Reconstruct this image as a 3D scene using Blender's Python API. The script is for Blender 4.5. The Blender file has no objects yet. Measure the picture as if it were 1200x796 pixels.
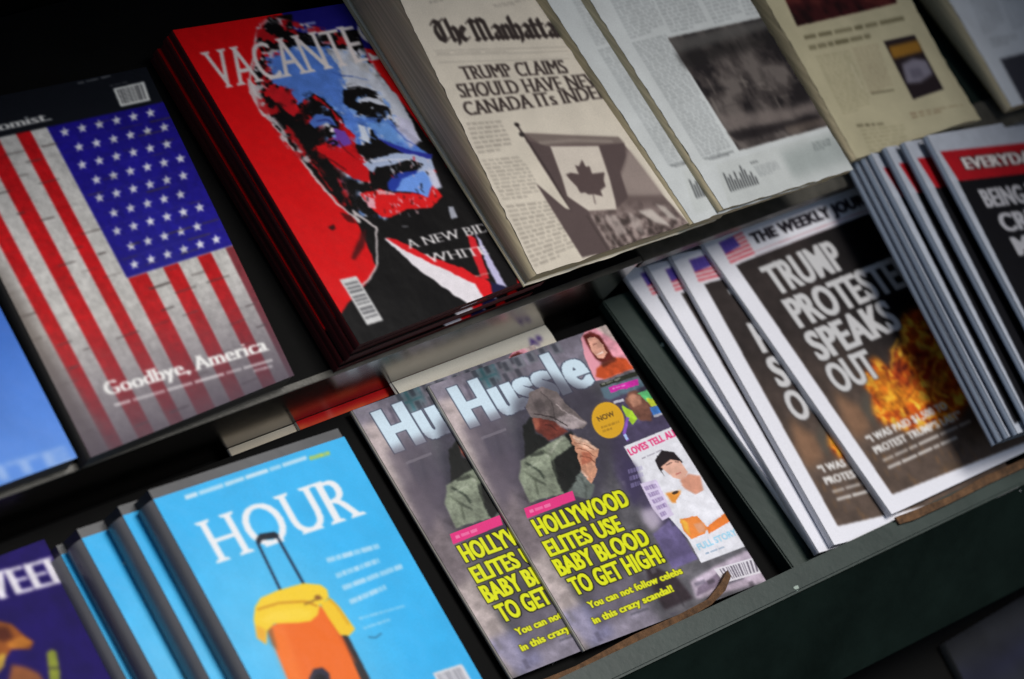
import bpy, math, random
import numpy as np
from mathutils import Matrix, Vector

random.seed(4)
rng = np.random.default_rng(7)
S = bpy.context.scene
COL = S.collection

# ------------------------------------------------------------------ frame of the sloped rack
SLOPE = math.radians(40)                 # the display panels lean back 40 degrees from level
BASE = Vector((0, 0, 0.85))              # where the lower ledge stands above the street
TILT = Matrix.Rotation(SLOPE, 4, 'X')    # panel axes: x along the rack, y up the slope, z out of it


def world(u, v, w):
    return BASE + TILT @ Vector((u, v, w))


# ------------------------------------------------------------------ camera
CR = np.array([[0.74849032, -0.49760596, 0.43834979],
               [-0.28241886, -0.8372669, -0.46821334],
               [0.60000152, 0.2266549, -0.76721948]])
_u, _s, _v = np.linalg.svd(CR)
CR = _u @ _v
CT = np.array([0.06028015, 0.26228848, 2.50994159])
FPX = 3567.0
cpos = -CR.T @ CT
cam_d = bpy.data.cameras.new('camera')
cam = bpy.data.objects.new('camera', cam_d)
COL.objects.link(cam)
rot = Matrix(np.array([CR[0], -CR[1], -CR[2]]).T.tolist()).to_4x4()
cam.matrix_world = Matrix.Translation(world(*cpos)) @ (TILT @ rot)
cam_d.sensor_width = 36
cam_d.lens = FPX / 1200 * 36
cam_d.clip_start = 0.05
cam_d.clip_end = 200
cam_d.dof.use_dof = True
cam_d.dof.focus_distance = 2.52
cam_d.dof.aperture_fstop = 4.0
S.camera = cam

# ------------------------------------------------------------------ daylight: soft sky and a veiled sun
SUN_DIR = (TILT @ Vector((0.24, 0.10, 1.0))).normalized()
wd = bpy.data.worlds.new('World')
S.world = wd
wd.use_nodes = True
nt = wd.node_tree
bg = nt.nodes['Background']
sky = nt.nodes.new('ShaderNodeTexSky')
sky.sky_type = 'NISHITA'
sky.sun_disc = False
sky.sun_elevation = math.asin(SUN_DIR.z)
sky.sun_rotation = math.atan2(SUN_DIR.x, SUN_DIR.y)
nt.links.new(sky.outputs[0], bg.inputs[0])
bg.inputs[1].default_value = 0.05
sun_d = bpy.data.lights.new('sun', 'SUN')
sun_d.energy = 2.0
sun_d.angle = math.radians(26)
sun_d.color = (1.0, 0.96, 0.90)
sun = bpy.data.objects.new('sun', sun_d)
COL.objects.link(sun)
sun.rotation_euler = SUN_DIR.to_track_quat('Z', 'Y').to_euler()
sun.location = world(0.6, 0.3, 2.5)
S.view_settings.view_transform = 'Standard'
S.view_settings.look = 'None'
S.view_settings.exposure = 0.42
S.view_settings.gamma = 1.0

# ------------------------------------------------------------------ materials


def lin(c):
    c = np.asarray(c, float) / 255.0
    return np.where(c <= 0.04045, c / 12.92, ((c + 0.055) / 1.055) ** 2.4)


def new_mat(name):
    m = bpy.data.materials.new(name)
    m.use_nodes = True
    return m, m.node_tree, m.node_tree.nodes['Principled BSDF']


def paint(name, rgb, rough=0.45, grime=0.25, scale=30, bump=0.15, metal=0.0, spec=0.5, chips=None):
    m, t, b = new_mat(name)
    tc = t.nodes.new('ShaderNodeTexCoord')
    n1 = t.nodes.new('ShaderNodeTexNoise')
    n1.inputs['Scale'].default_value = scale
    n1.inputs['Detail'].default_value = 8
    n1.inputs['Roughness'].default_value = 0.65
    t.links.new(tc.outputs['Object'], n1.inputs['Vector'])
    r = t.nodes.new('ShaderNodeValToRGB')
    c = lin(rgb)
    lo = c * (1 - grime)
    hi = np.minimum(c * (1 + grime), 1)
    r.color_ramp.elements[0].position = 0.3
    r.color_ramp.elements[1].position = 0.7
    r.color_ramp.elements[0].color = (*lo, 1)
    r.color_ramp.elements[1].color = (*hi, 1)
    t.links.new(n1.outputs['Fac'], r.inputs['Fac'])
    out = r.outputs['Color']
    if chips is not None:
        n2 = t.nodes.new('ShaderNodeTexVoronoi')
        n2.inputs['Scale'].default_value = 30
        n2.inputs['Randomness'].default_value = 1.0
        t.links.new(tc.outputs['Object'], n2.inputs['Vector'])
        n3 = t.nodes.new('ShaderNodeTexNoise')
        n3.inputs['Scale'].default_value = 260
        n3.inputs['Detail'].default_value = 5
        t.links.new(tc.outputs['Object'], n3.inputs['Vector'])
        ad = t.nodes.new('ShaderNodeMath')
        ad.operation = 'MULTIPLY_ADD'
        t.links.new(n3.outputs['Fac'], ad.inputs[0])
        ad.inputs[1].default_value = 0.12
        t.links.new(n2.outputs['Distance'], ad.inputs[2])
        ls = t.nodes.new('ShaderNodeMath')
        ls.operation = 'LESS_THAN'
        t.links.new(ad.outputs[0], ls.inputs[0])
        ls.inputs[1].default_value = 0.135
        mx = t.nodes.new('ShaderNodeMixRGB')
        t.links.new(ls.outputs[0], mx.inputs[0])
        t.links.new(out, mx.inputs[1])
        mx.inputs[2].default_value = (*lin(chips), 1)
        out = mx.outputs[0]
    t.links.new(out, b.inputs['Base Color'])
    b.inputs['Metallic'].default_value = metal
    b.inputs['Specular IOR Level'].default_value = spec
    rr = t.nodes.new('ShaderNodeMapRange')
    rr.inputs['To Min'].default_value = max(0.02, rough - 0.08)
    rr.inputs['To Max'].default_value = min(1, rough + 0.1)
    t.links.new(n1.outputs['Fac'], rr.inputs['Value'])
    t.links.new(rr.outputs[0], b.inputs['Roughness'])
    if bump:
        bp = t.nodes.new('ShaderNodeBump')
        bp.inputs['Strength'].default_value = bump
        bp.inputs['Distance'].default_value = 0.001
        nb = t.nodes.new('ShaderNodeTexNoise')
        nb.inputs['Scale'].default_value = scale * 8
        nb.inputs['Detail'].default_value = 4
        t.links.new(tc.outputs['Object'], nb.inputs['Vector'])
        t.links.new(nb.outputs['Fac'], bp.inputs['Height'])
        t.links.new(bp.outputs[0], b.inputs['Normal'])
    return m


def print_mat(name, rough, spec, bump=0.0, coat=0.0):
    """printed paper: ink colours live in the colour attribute of the sheet"""
    m, t, b = new_mat(name)
    a = t.nodes.new('ShaderNodeAttribute')
    a.attribute_name = 'ink'
    tc = t.nodes.new('ShaderNodeTexCoord')
    n = t.nodes.new('ShaderNodeTexNoise')
    n.inputs['Scale'].default_value = 900
    n.inputs['Detail'].default_value = 3
    t.links.new(tc.outputs['Object'], n.inputs['Vector'])
    mr = t.nodes.new('ShaderNodeMapRange')
    mr.inputs['To Min'].default_value = 0.86
    mr.inputs['To Max'].default_value = 1.14
    t.links.new(n.outputs['Fac'], mr.inputs['Value'])
    mul = t.nodes.new('ShaderNodeVectorMath')
    mul.operation = 'SCALE'
    t.links.new(a.outputs['Color'], mul.inputs[0])
    t.links.new(mr.outputs[0], mul.inputs['Scale'])
    t.links.new(mul.outputs[0], b.inputs['Base Color'])
    b.inputs['Roughness'].default_value = rough
    b.inputs['Specular IOR Level'].default_value = spec
    b.inputs['Coat Weight'].default_value = coat
    b.inputs['Coat Roughness'].default_value = 0.12
    if bump:
        bp = t.nodes.new('ShaderNodeBump')
        bp.inputs['Strength'].default_value = bump
        bp.inputs['Distance'].default_value = 0.002
        nb = t.nodes.new('ShaderNodeTexNoise')
        nb.inputs['Scale'].default_value = 22
        nb.inputs['Detail'].default_value = 3
        t.links.new(tc.outputs['Object'], nb.inputs['Vector'])
        t.links.new(nb.outputs['Fac'], bp.inputs['Height'])
        t.links.new(bp.outputs[0], b.inputs['Normal'])
    return m


def page_mat(name, rgb, lines=700, contrast=0.35):
    """edges of many pages: fine lines parallel to the sheets"""
    m, t, b = new_mat(name)
    tc = t.nodes.new('ShaderNodeTexCoord')
    mp = t.nodes.new('ShaderNodeMapping')
    mp.inputs['Scale'].default_value = (4, 4, lines)
    t.links.new(tc.outputs['Object'], mp.inputs['Vector'])
    n = t.nodes.new('ShaderNodeTexNoise')
    n.inputs['Scale'].default_value = 1.0
    n.inputs['Detail'].default_value = 4
    t.links.new(mp.outputs[0], n.inputs['Vector'])
    r = t.nodes.new('ShaderNodeValToRGB')
    c = lin(rgb)
    r.color_ramp.elements[0].position = 0.35
    r.color_ramp.elements[1].position = 0.65
    r.color_ramp.elements[0].color = (*(c * (1 - contrast)), 1)
    r.color_ramp.elements[1].color = (*np.minimum(c * (1 + contrast * 0.6), 1), 1)
    t.links.new(n.outputs['Fac'], r.inputs['Fac'])
    t.links.new(r.outputs['Color'], b.inputs['Base Color'])
    b.inputs['Roughness'].default_value = 0.8
    return m


GLOSS = print_mat('coated_magazine_print', 0.27, 0.17, bump=0.30)
NEWS = print_mat('newsprint', 0.85, 0.1, bump=0.6)
SATIN = print_mat('tabloid_print', 0.6, 0.10, bump=0.2)
GREEN = paint('dark_green_paint', (30, 47, 42), rough=0.38, grime=0.18, scale=18, bump=0.12, chips=(150, 165, 155))
GREEN_D = paint('dark_green_board', (17, 28, 25), rough=0.5, grime=0.35, scale=14, bump=0.3, spec=0.12)
BLACKP = paint('black_paint', (9, 9, 9), rough=0.6, grime=0.4, scale=12, bump=0.2, spec=0.06)
TRIM = paint('polished_dark_metal', (136, 130, 124), rough=0.2, grime=0.1, scale=40, bump=0.02, metal=1.0)
LIP = paint('scuffed_grey_trim', (70, 68, 62), rough=0.35, grime=0.35, scale=60, bump=0.2)
CARD = paint('brown_cardboard', (98, 70, 46), rough=0.9, grime=0.6, scale=140, bump=1.0)
PAGES = page_mat('page_edges', (205, 200, 190))
PAGES_D = page_mat('dark_page_edges', (88, 84, 80), contrast=0.5)
PAGES_R = page_mat('red_page_edges', (92, 14, 16), lines=380, contrast=0.75)
NPAGES = page_mat('newsprint_edges', (200, 186, 152), lines=420, contrast=0.22)
TPAGES = page_mat('tabloid_edges', (128, 140, 158), lines=900, contrast=0.4)
TPAGES_W = page_mat('white_tabloid_edges', (206, 208, 216), lines=900, contrast=0.15)

# ------------------------------------------------------------------ ink: rasterising print into sheet colours
_tri = {}


def text_tris(s, off, sp=1.0):
    k = (s, off, sp)
    if k not in _tri:
        c = bpy.data.curves.new('lettering', 'FONT')
        c.body = s
        c.offset = off
        c.space_character = sp
        c.resolution_u = 4
        o = bpy.data.objects.new('lettering', c)
        m = o.to_mesh()
        co = np.array([v.co[:2] for v in m.vertices]) if len(m.vertices) else np.zeros((0, 2))
        m.calc_loop_triangles()
        tr = np.array([t.vertices[:] for t in m.loop_triangles])
        o.to_mesh_clear()
        bpy.data.objects.remove(o)
        bpy.data.curves.remove(c)
        _tri[k] = (co, tr)
    return _tri[k]


def dil(m, dx, dy):
    out = m.copy()
    n = max(abs(dx), abs(dy), 1)
    for i in range(1, n + 1):
        x = int(round(dx * i / n))
        y = int(round(dy * i / n))
        out = np.maximum(out, np.roll(np.roll(m, x, 1), y, 0))
    return out


_mask = {}
# broad-nib strokes of the broken script: polylines per letter, and the advance
NIB = {
    'T': ([[(-.06, .84), (.1, 1.0), (.3, .88), (.58, 1.02)], [(.12, .8), (.0, .5), (.06, .16), (.3, .0), (.54, .16)], [(.32, .9), (.32, .1)]], .70),
    'h': ([[(.04, 1.04), (.04, .06), (.12, .0)], [(.04, .5), (.22, .66), (.34, .54), (.34, .12), (.24, -.14)]], .50),
    'e': ([[(.04, .5), (.04, .12), (.16, .0), (.32, .1)], [(.04, .5), (.18, .66), (.3, .5), (.08, .3)]], .43),
    'M': ([[(-.12, .84), (.06, .98), (.06, .06), (.14, .0)], [(.06, .96), (.22, .82), (.4, .98), (.4, .06), (.48, .0)], [(.4, .9), (.56, .99), (.74, .84), (.74, .1), (.84, .0)], [(-.02, .05), (.06, .0)]], 1.0),
    'a': ([[(.06, .56), (.2, .66), (.33, .54), (.33, .08), (.42, .0)], [(.33, .38), (.12, .3), (.05, .14), (.16, .0), (.33, .14)]], .52),
    'n': ([[(-.02, .58), (.05, .65), (.05, .06), (.12, .0)], [(.05, .5), (.24, .66), (.35, .54), (.35, .08), (.44, .0)]], .54),
    't': ([[(.1, .88), (.1, .1), (.2, .0), (.29, .07)], [(-.02, .61), (.25, .61)]], .37),
}


def nib_mask(s):
    CAP, pad, base = 56.0, 12, 34
    W = int(sum(.28 if ch == ' ' else NIB[ch][1] for ch in s) * CAP) + 2 * pad
    Hh = base + int(CAP * 1.25) + pad
    m = np.zeros((Hh, W))
    x = float(pad)
    for ch in s:
        if ch == ' ':
            x += .28 * CAP
            continue
        for st in NIB[ch][0]:
            for (x0, y0), (x1, y1) in zip(st[:-1], st[1:]):
                n = int(max(abs(x1 - x0), abs(y1 - y0)) * CAP * 1.5) + 2
                for i in range(n):
                    cx = x + (x0 + (x1 - x0) * i / (n - 1)) * CAP
                    cy = base + (y0 + (y1 - y0) * i / (n - 1)) * CAP
                    for q in np.linspace(-.5, .5, 14):
                        X, Y = int(cx + q * 10.5), int(cy + q * 7.0)
                        if 0 <= Y < Hh - 2 and 0 <= X < W - 2:
                            m[Y:Y + 2, X:X + 2] = 1
        x += NIB[ch][1] * CAP
    return m, pad, W - 2 * pad, base, CAP


def text_mask(s, style):
    if style == 'black':
        if (s, style) not in _mask:
            _mask[(s, style)] = nib_mask(s)
        return _mask[(s, style)]
    """coverage mask of a line of lettering; rows go up from the descender; returns mask, x0, width, row of baseline, rows per cap"""
    k = (s, style)
    if k in _mask:
        return _mask[k]
    CAP = 56.0
    off = {'sans': 0.0, 'bold': 0.028, 'heavy': 0.022, 'serif': -0.012, 'serifm': -0.010, 'serifb': -0.004, 'black': 0.0}[style]
    co, tr = text_tris(s, off, 1.08 if style == 'heavy' else 1.04)
    sc = CAP / 0.69
    pad = 12
    x0 = co[:, 0].min() * sc
    W = int((co[:, 0].max()) * sc - x0) + 2 * pad
    base = pad + 22
    Hh = base + int(CAP * 1.25) + pad
    P = np.c_[co[:, 0] * sc - x0 + pad, co[:, 1] * sc + base]
    m = np.zeros((Hh, W))
    for a, b, c in P[tr]:
        lo = np.floor(np.minimum(np.minimum(a, b), c)).astype(int)
        hi = np.ceil(np.maximum(np.maximum(a, b), c)).astype(int) + 1
        lo = np.maximum(lo, 0)
        X, Y = np.meshgrid(np.arange(lo[0], min(hi[0], W)) + 0.5, np.arange(lo[1], min(hi[1], Hh)) + 0.5)
        d = (b[0] - a[0]) * (c[1] - a[1]) - (b[1] - a[1]) * (c[0] - a[0])
        if abs(d) < 1e-9 or X.size == 0:
            continue
        l1 = ((b[0] - X) * (c[1] - Y) - (b[1] - Y) * (c[0] - X)) / d
        l2 = ((c[0] - X) * (a[1] - Y) - (c[1] - Y) * (a[0] - X)) / d
        l3 = 1 - l1 - l2
        ins = (l1 >= -0.02) & (l2 >= -0.02) & (l3 >= -0.02)
        ys, xs = slice(lo[1], lo[1] + X.shape[0]), slice(lo[0], lo[0] + X.shape[1])
        m[ys, xs] = np.maximum(m[ys, xs], ins)
    if style in ('serif', 'serifm', 'serifb'):
        thick = {'serif': 4, 'serifm': 7, 'serifb': 8}[style]
        # stems swell, hairlines stay thin, and stems get feet
        stems = dil(m, thick, 0)
        feet = np.zeros_like(m)
        for row, inn in ((base + 1, 7), (base + int(CAP) - 2, -7)):
            r0 = m[row] > 0
            r1 = m[row + inn] > 0
            x = 0
            while x < W:
                if r0[x]:
                    e = x
                    while e < W and r0[e]:
                        e += 1
                    near = r1[max(0, x - 5):e + 5].any()
                    if e - x < 24 and near:
                        for dy in range(0, 4):
                            rr = row + (dy if inn > 0 else -dy) - (1 if inn > 0 else -1)
                            feet[rr, max(0, x - 7 + dy):e + 7 + thick - dy] = 1
                    x = e
                else:
                    x += 1
        m = np.maximum(stems, feet)
    if style == 'heavy':
        m = np.maximum(dil(m, 5, 0), dil(m, -2, 0))
    _mask[k] = (m, pad, W - 2 * pad, base, CAP)
    return _mask[k]


def fbm(h, w, cells, octaves=5, seed=0, aspect=1.0):
    r = np.random.default_rng(seed)
    out = np.zeros((h, w))
    amp, tot = 1.0, 0.0
    c = cells
    for _ in range(octaves):
        gx, gy = max(2, int(c)), max(2, int(c * aspect * h / w))
        g = r.random((gy + 2, gx + 2))
        y = np.linspace(0, gy, h, endpoint=False)
        x = np.linspace(0, gx, w, endpoint=False)
        yi, xi = y.astype(int), x.astype(int)
        fy, fx = (y - yi)[:, None], (x - xi)[None, :]
        fy, fx = fy * fy * (3 - 2 * fy), fx * fx * (3 - 2 * fx)
        a = g[yi][:, xi] * (1 - fx) + g[yi][:, xi + 1] * fx
        b = g[yi + 1][:, xi] * (1 - fx) + g[yi + 1][:, xi + 1] * fx
        out += amp * (a * (1 - fy) + b * fy)
        tot += amp
        amp *= 0.55
        c *= 2
    return out / tot


def blur(m, r):
    r = int(r)
    if r < 1:
        return m
    for _ in range(2):
        for ax in (0, 1):
            p = np.pad(m, [(r, r) if a == ax else (0, 0) for a in range(m.ndim)], mode='edge')
            cs = np.cumsum(p, axis=ax)
            cs = np.insert(cs, 0, 0, axis=ax)
            n = m.shape[ax]
            hi = np.take(cs, np.arange(2 * r + 1, 2 * r + 1 + n), axis=ax)
            lo = np.take(cs, np.arange(0, n), axis=ax)
            m = (hi - lo) / (2 * r + 1)
    return m


class Ink:
    """print on one sheet. quad = TL,TR,BR,BL of the sheet on the rack (u,v); drawing positions are
    the points of the printed artwork as measured on the photograph of this flat sheet."""

    def __init__(self, quad, w, res, base, wt=None):
        self.q = np.array(quad, float)
        self.w = w
        self.wt = w if wt is None else wt
        self.ws = 0.0
        self.nx, self.ny = res
        s = np.linspace(0, 1, self.nx)[None, :]
        t = np.linspace(0, 1, self.ny)[:, None]
        self.s, self.t = np.broadcast_to(s, (self.ny, self.nx)), np.broadcast_to(t, (self.ny, self.nx))
        self.c = np.empty((self.ny, self.nx, 3))
        self.c[:] = base
        self.redo()

    def redo(self):
        self.X, self.Y = self.px(self.s, self.t)
        ds, dt = 0.25 / (self.nx - 1), 0.25 / (self.ny - 1)
        self.sub = [self.px(self.s + a * ds, self.t + b * dt) for a in (-1, 1) for b in (-1, 1)]
        self.k = 1.0 / np.hypot(self.X[0, 1] - self.X[0, 0], self.Y[0, 1] - self.Y[0, 0])

    def uv(self, s, t):
        q = self.q
        s, t = np.asarray(s)[..., None], np.asarray(t)[..., None]
        return (q[0] * (1 - s) + q[1] * s) * (1 - t) + (q[3] * (1 - s) + q[2] * s) * t

    def height(self, s, t):
        return self.wt * (1 - t) + self.w * t + self.ws * s

    def px(self, s, t):
        p = self.uv(s, t)
        w = self.height(s, t)
        P = np.stack([p[..., 0], p[..., 1], w], -1)
        c = P @ CR.T + CT
        return 600 + FPX * c[..., 0] / c[..., 2], 398 + FPX * c[..., 1] / c[..., 2]

    def rough(self, amp, cells, seed=0):
        """hand-cut, uneven edges for the artwork that follows (0 switches it off)"""
        self.redo()
        if amp:
            dx = (fbm(self.ny, self.nx, cells, 4, seed) - 0.5) * 4 * amp
            dy = (fbm(self.ny, self.nx, cells, 4, seed + 91) - 0.5) * 4 * amp
            self.X, self.Y = self.X + dx, self.Y + dy
            self.sub = [(a + dx, b + dy) for a, b in self.sub]

    def mix(self, m, col, a=1.0):
        m = (m * a)[..., None]
        self.c = self.c * (1 - m) + np.asarray(col, float) * m

    def inside(self, X, Y, pts):
        ins = np.zeros(X.shape, bool)
        n = len(pts)
        for i in range(n):
            (x0, y0), (x1, y1) = pts[i], pts[(i + 1) % n]
            if y0 == y1:
                continue
            cond = ((y0 > Y) != (y1 > Y)) & (X < (x1 - x0) * (Y - y0) / (y1 - y0) + x0)
            ins ^= cond
        return ins

    def pmask(self, pts, soft=0, grow=2):
        pts = [tuple(p) for p in pts]
        a = np.array(pts)
        lo, hi = a.min(0) - grow, a.max(0) + grow
        box = (self.X > lo[0]) & (self.X < hi[0]) & (self.Y > lo[1]) & (self.Y < hi[1])
        m = np.zeros((self.ny, self.nx))
        if box.any():
            for X, Y in self.sub:
                m[box] += 0.25 * self.inside(X[box], Y[box], pts)
        return blur(m, soft * self.k) if soft else m

    def poly(self, pts, col, a=1.0, soft=0, tex=None):
        m = self.pmask(pts, soft)
        if tex is not None:
            m = m * tex
        self.mix(m, col, a)

    def ell(self, cx, cy, rx, ry, ang, col, a=1.0, soft=0):
        an = math.radians(ang)
        p = [(cx + rx * math.cos(q) * math.cos(an) - ry * math.sin(q) * math.sin(an),
              cy + rx * math.cos(q) * math.sin(an) + ry * math.sin(q) * math.cos(an)) for q in np.linspace(0, 6.283, 28)[:-1]]
        self.poly(p, col, a, soft)

    def line(self, pts, wd, col, a=1.0, soft=0):
        for (x0, y0), (x1, y1) in zip(pts[:-1], pts[1:]):
            L = math.hypot(x1 - x0, y1 - y0) or 1
            nx, ny = -(y1 - y0) / L * wd / 2, (x1 - x0) / L * wd / 2
            self.poly([(x0 + nx, y0 + ny), (x1 + nx, y1 + ny), (x1 - nx, y1 - ny), (x0 - nx, y0 - ny)], col, a, soft)

    def updir(self, p):
        i = np.argmin((self.X - p[0]) ** 2 + (self.Y - p[1]) ** 2)
        r, c = divmod(int(i), self.nx)
        r0, r1 = max(r - 6, 0), min(r + 6, self.ny - 1)
        d = np.array([self.X[r0, c] - self.X[r1, c], self.Y[r0, c] - self.Y[r1, c]])
        return d / np.linalg.norm(d)

    def text(self, s, p0, p1, cap, style, col, a=1.0, outline=None, ow=0, up=None, soft=0, shear=0.0):
        m, pad, W, base, CAP = text_mask(s, style)
        p0, p1 = np.array(p0, float), np.array(p1, float)
        bl = (p1 - p0) / W
        u = (self.updir((p0 + p1) / 2) if up is None else np.array(up, float)) * cap / CAP
        u = u + bl * shear
        det = bl[0] * u[1] - bl[1] * u[0]
        acc = np.zeros((self.ny, self.nx))
        Hh, Wm = m.shape
        mm = m
        ss = max(1, int(CAP / cap / 2.2))
        if ss > 1:
            mm = blur(m, max(1, ss // 2))
        if outline is not None:
            oo = mm
            k = max(1, int(ow * CAP / cap))
            kx = max(1, int(ow / max(np.linalg.norm(bl), 1e-6)))
            for dx, dy in ((kx, 0), (-kx, 0), (0, k), (0, -k)):
                oo = dil(oo, dx, dy)
        accs = []
        for M in ([mm] if outline is None else [oo, mm]):
            acc = np.zeros((self.ny, self.nx))
            for X, Y in self.sub:
                dx, dy = X - p0[0], Y - p0[1]
                A = (dx * u[1] - dy * u[0]) / det + pad - 0.5
                B = (bl[0] * dy - bl[1] * dx) / det + base - 0.5
                ok = (A >= 0) & (A < Wm - 1) & (B >= 0) & (B < Hh - 1)
                if not ok.any():
                    continue
                A, B = A[ok], B[ok]
                ai, bi = A.astype(int), B.astype(int)
                fa, fb = A - ai, B - bi
                v = (M[bi, ai] * (1 - fa) + M[bi, ai + 1] * fa) * (1 - fb) + (M[bi + 1, ai] * (1 - fa) + M[bi + 1, ai + 1] * fa) * fb
                acc[ok] += 0.25 * v
            accs.append(blur(acc, soft * self.k) if soft else acc)
        if outline is not None:
            self.mix(accs[0], outline, a)
        self.mix(accs[-1], col, a)

    def greek(self, quad, n, col, a=0.6, fill=0.6, seed=1, gap=0.25, last=0.6):
        """unreadable body copy: quad TL,TR,BR,BL in photo points, n lines of words"""
        r = random.Random(seed)
        q = np.array(quad, float)

        def P(s, t):
            return (q[0] * (1 - s) + q[1] * s) * (1 - t) + (q[3] * (1 - s) + q[2] * s) * t
        for i in range(n):
            t0, t1 = (i + 0.5 - fill / 2) / n, (i + 0.5 + fill / 2) / n
            x, end = 0.0, (1.0 if i < n - 1 else last)
            while x < end - 0.04:
                L = min(r.uniform(0.08, 0.24), end - x)
                self.poly([P(x, t0), P(x + L, t0), P(x + L, t1), P(x, t1)], col, a * r.uniform(0.65, 1.0))
                x += L + 0.03 * (1 + gap)

    def bars(self, quad, n, bgc=(225, 225, 225), col=(40, 40, 40), a=1.0, along=0):
        r = random.Random(n)
        q = np.array(quad, float)
        if along:
            q = np.roll(q, -1, 0)

        def P(s, t):
            return (q[0] * (1 - s) + q[1] * s) * (1 - t) + (q[3] * (1 - s) + q[2] * s) * t
        self.poly(quad, bgc, a)
        x = 0.1
        while x < 0.9:
            d = r.uniform(0.3, 0.8) * 0.8 / n
            self.poly([P(x, 0.1), P(x + d, 0.1), P(x + d, 0.88), P(x, 0.88)], col, a * 0.85)
            x += d + r.uniform(0.3, 0.8) * 0.8 / n

    def mottle(self, cells, amt, seed=0, mask=None, aspect=1.0):
        n = (fbm(self.ny, self.nx, cells, 5, seed, aspect) - 0.5) * 2
        f = 1 + amt * n * (1 if mask is None else mask)
        self.c = np.clip(self.c * f[..., None], 0, 255)

    def grain(self, cells, amt, mask, seed=0):
        """photographic tone variation inside a printed picture"""
        n = (fbm(self.ny, self.nx, cells, 4, seed) - 0.5) * 2
        f = 1 + amt * n * mask
        self.c = np.clip(self.c * f[..., None], 0, 255)

    def shift(self, amp, cells, mask, seed=0):
        """break up clean outlines inside a printed picture by moving the ink about"""
        dx = (fbm(self.ny, self.nx, cells, 3, seed) - 0.5) * 4 * amp * self.k
        dy = (fbm(self.ny, self.nx, cells, 3, seed + 37) - 0.5) * 4 * amp * self.k
        jj, ii = np.meshgrid(np.arange(self.nx), np.arange(self.ny))
        a = np.clip((ii + dy).round().astype(int), 0, self.ny - 1)
        b = np.clip((jj + dx).round().astype(int), 0, self.nx - 1)
        m = np.clip(mask, 0, 1)[..., None]
        self.c = self.c * (1 - m) + self.c[a, b] * m

    def finish(self, r=0):
        if r:
            self.c = blur(self.c, r)
        return np.clip(self.c, 0, 255)


def Z(ox, oy, k, pts):
    return [(ox + x / k, oy + y / k) for x, y in pts]


# ------------------------------------------------------------------ building blocks


def tag(o, label=None, cat=None, group=None, kind=None):
    if label:
        o['label'] = label
    if cat:
        o['category'] = cat
    if group:
        o['group'] = group
    if kind:
        o['kind'] = kind
    return o


def empty(name, u, v, w, label, cat, group=None):
    o = bpy.data.objects.new(name, None)
    COL.objects.link(o)
    o.empty_display_size = 0.03
    o.location = world(u, v, w)
    o.rotation_euler = (SLOPE, 0, 0)
    return tag(o, label, cat, group)


def mesh_obj(name, verts, faces, mat, parent=None, smooth=False):
    me = bpy.data.meshes.new(name)
    me.from_pydata([tuple(map(float, v)) for v in verts], [], faces)
    me.materials.append(mat)
    if smooth:
        me.shade_smooth()
    me.update()
    o = bpy.data.objects.new(name, me)
    COL.objects.link(o)
    if parent:
        o.parent = parent
    return o


def box_bevel(name, x0, x1, y0, y1, z0, z1, mat, parent=None, bev=0.0012):
    import bmesh
    bm = bmesh.new()
    vs = [bm.verts.new((x, y, z)) for x in (x0, x1) for y in (y0, y1) for z in (z0, z1)]
    for f in ((0, 1, 3, 2), (4, 6, 7, 5), (0, 4, 5, 1), (2, 3, 7, 6), (0, 2, 6, 4), (1, 5, 7, 3)):
        bm.faces.new([vs[i] for i in f])
    bmesh.ops.recalc_face_normals(bm, faces=bm.faces)
    if bev:
        bmesh.ops.bevel(bm, geom=bm.edges[:], offset=bev, segments=2, affect='EDGES')
    me = bpy.data.meshes.new(name)
    bm.to_mesh(me)
    bm.free()
    me.materials.append(mat)
    o = bpy.data.objects.new(name, me)
    COL.objects.link(o)
    if parent:
        o.parent = parent
    return o


def hexa(name, q0, q1, mat, parent=None, bev=0.0008):
    """solid between two quads (lists of 4 xyz): q0 below, q1 above"""
    import bmesh
    bm = bmesh.new()
    vs = [bm.verts.new(tuple(map(float, p))) for p in list(q0) + list(q1)]
    for f in ((0, 1, 2, 3), (7, 6, 5, 4), (0, 4, 5, 1), (1, 5, 6, 2), (2, 6, 7, 3), (3, 7, 4, 0)):
        bm.faces.new([vs[i] for i in f])
    bmesh.ops.recalc_face_normals(bm, faces=bm.faces)
    if bev:
        bmesh.ops.bevel(bm, geom=bm.edges[:], offset=bev, segments=2, affect='EDGES')
    me = bpy.data.meshes.new(name)
    bm.to_mesh(me)
    bm.free()
    me.materials.append(mat)
    o = bpy.data.objects.new(name, me)
    COL.objects.link(o)
    if parent:
        o.parent = parent
    return o


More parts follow.
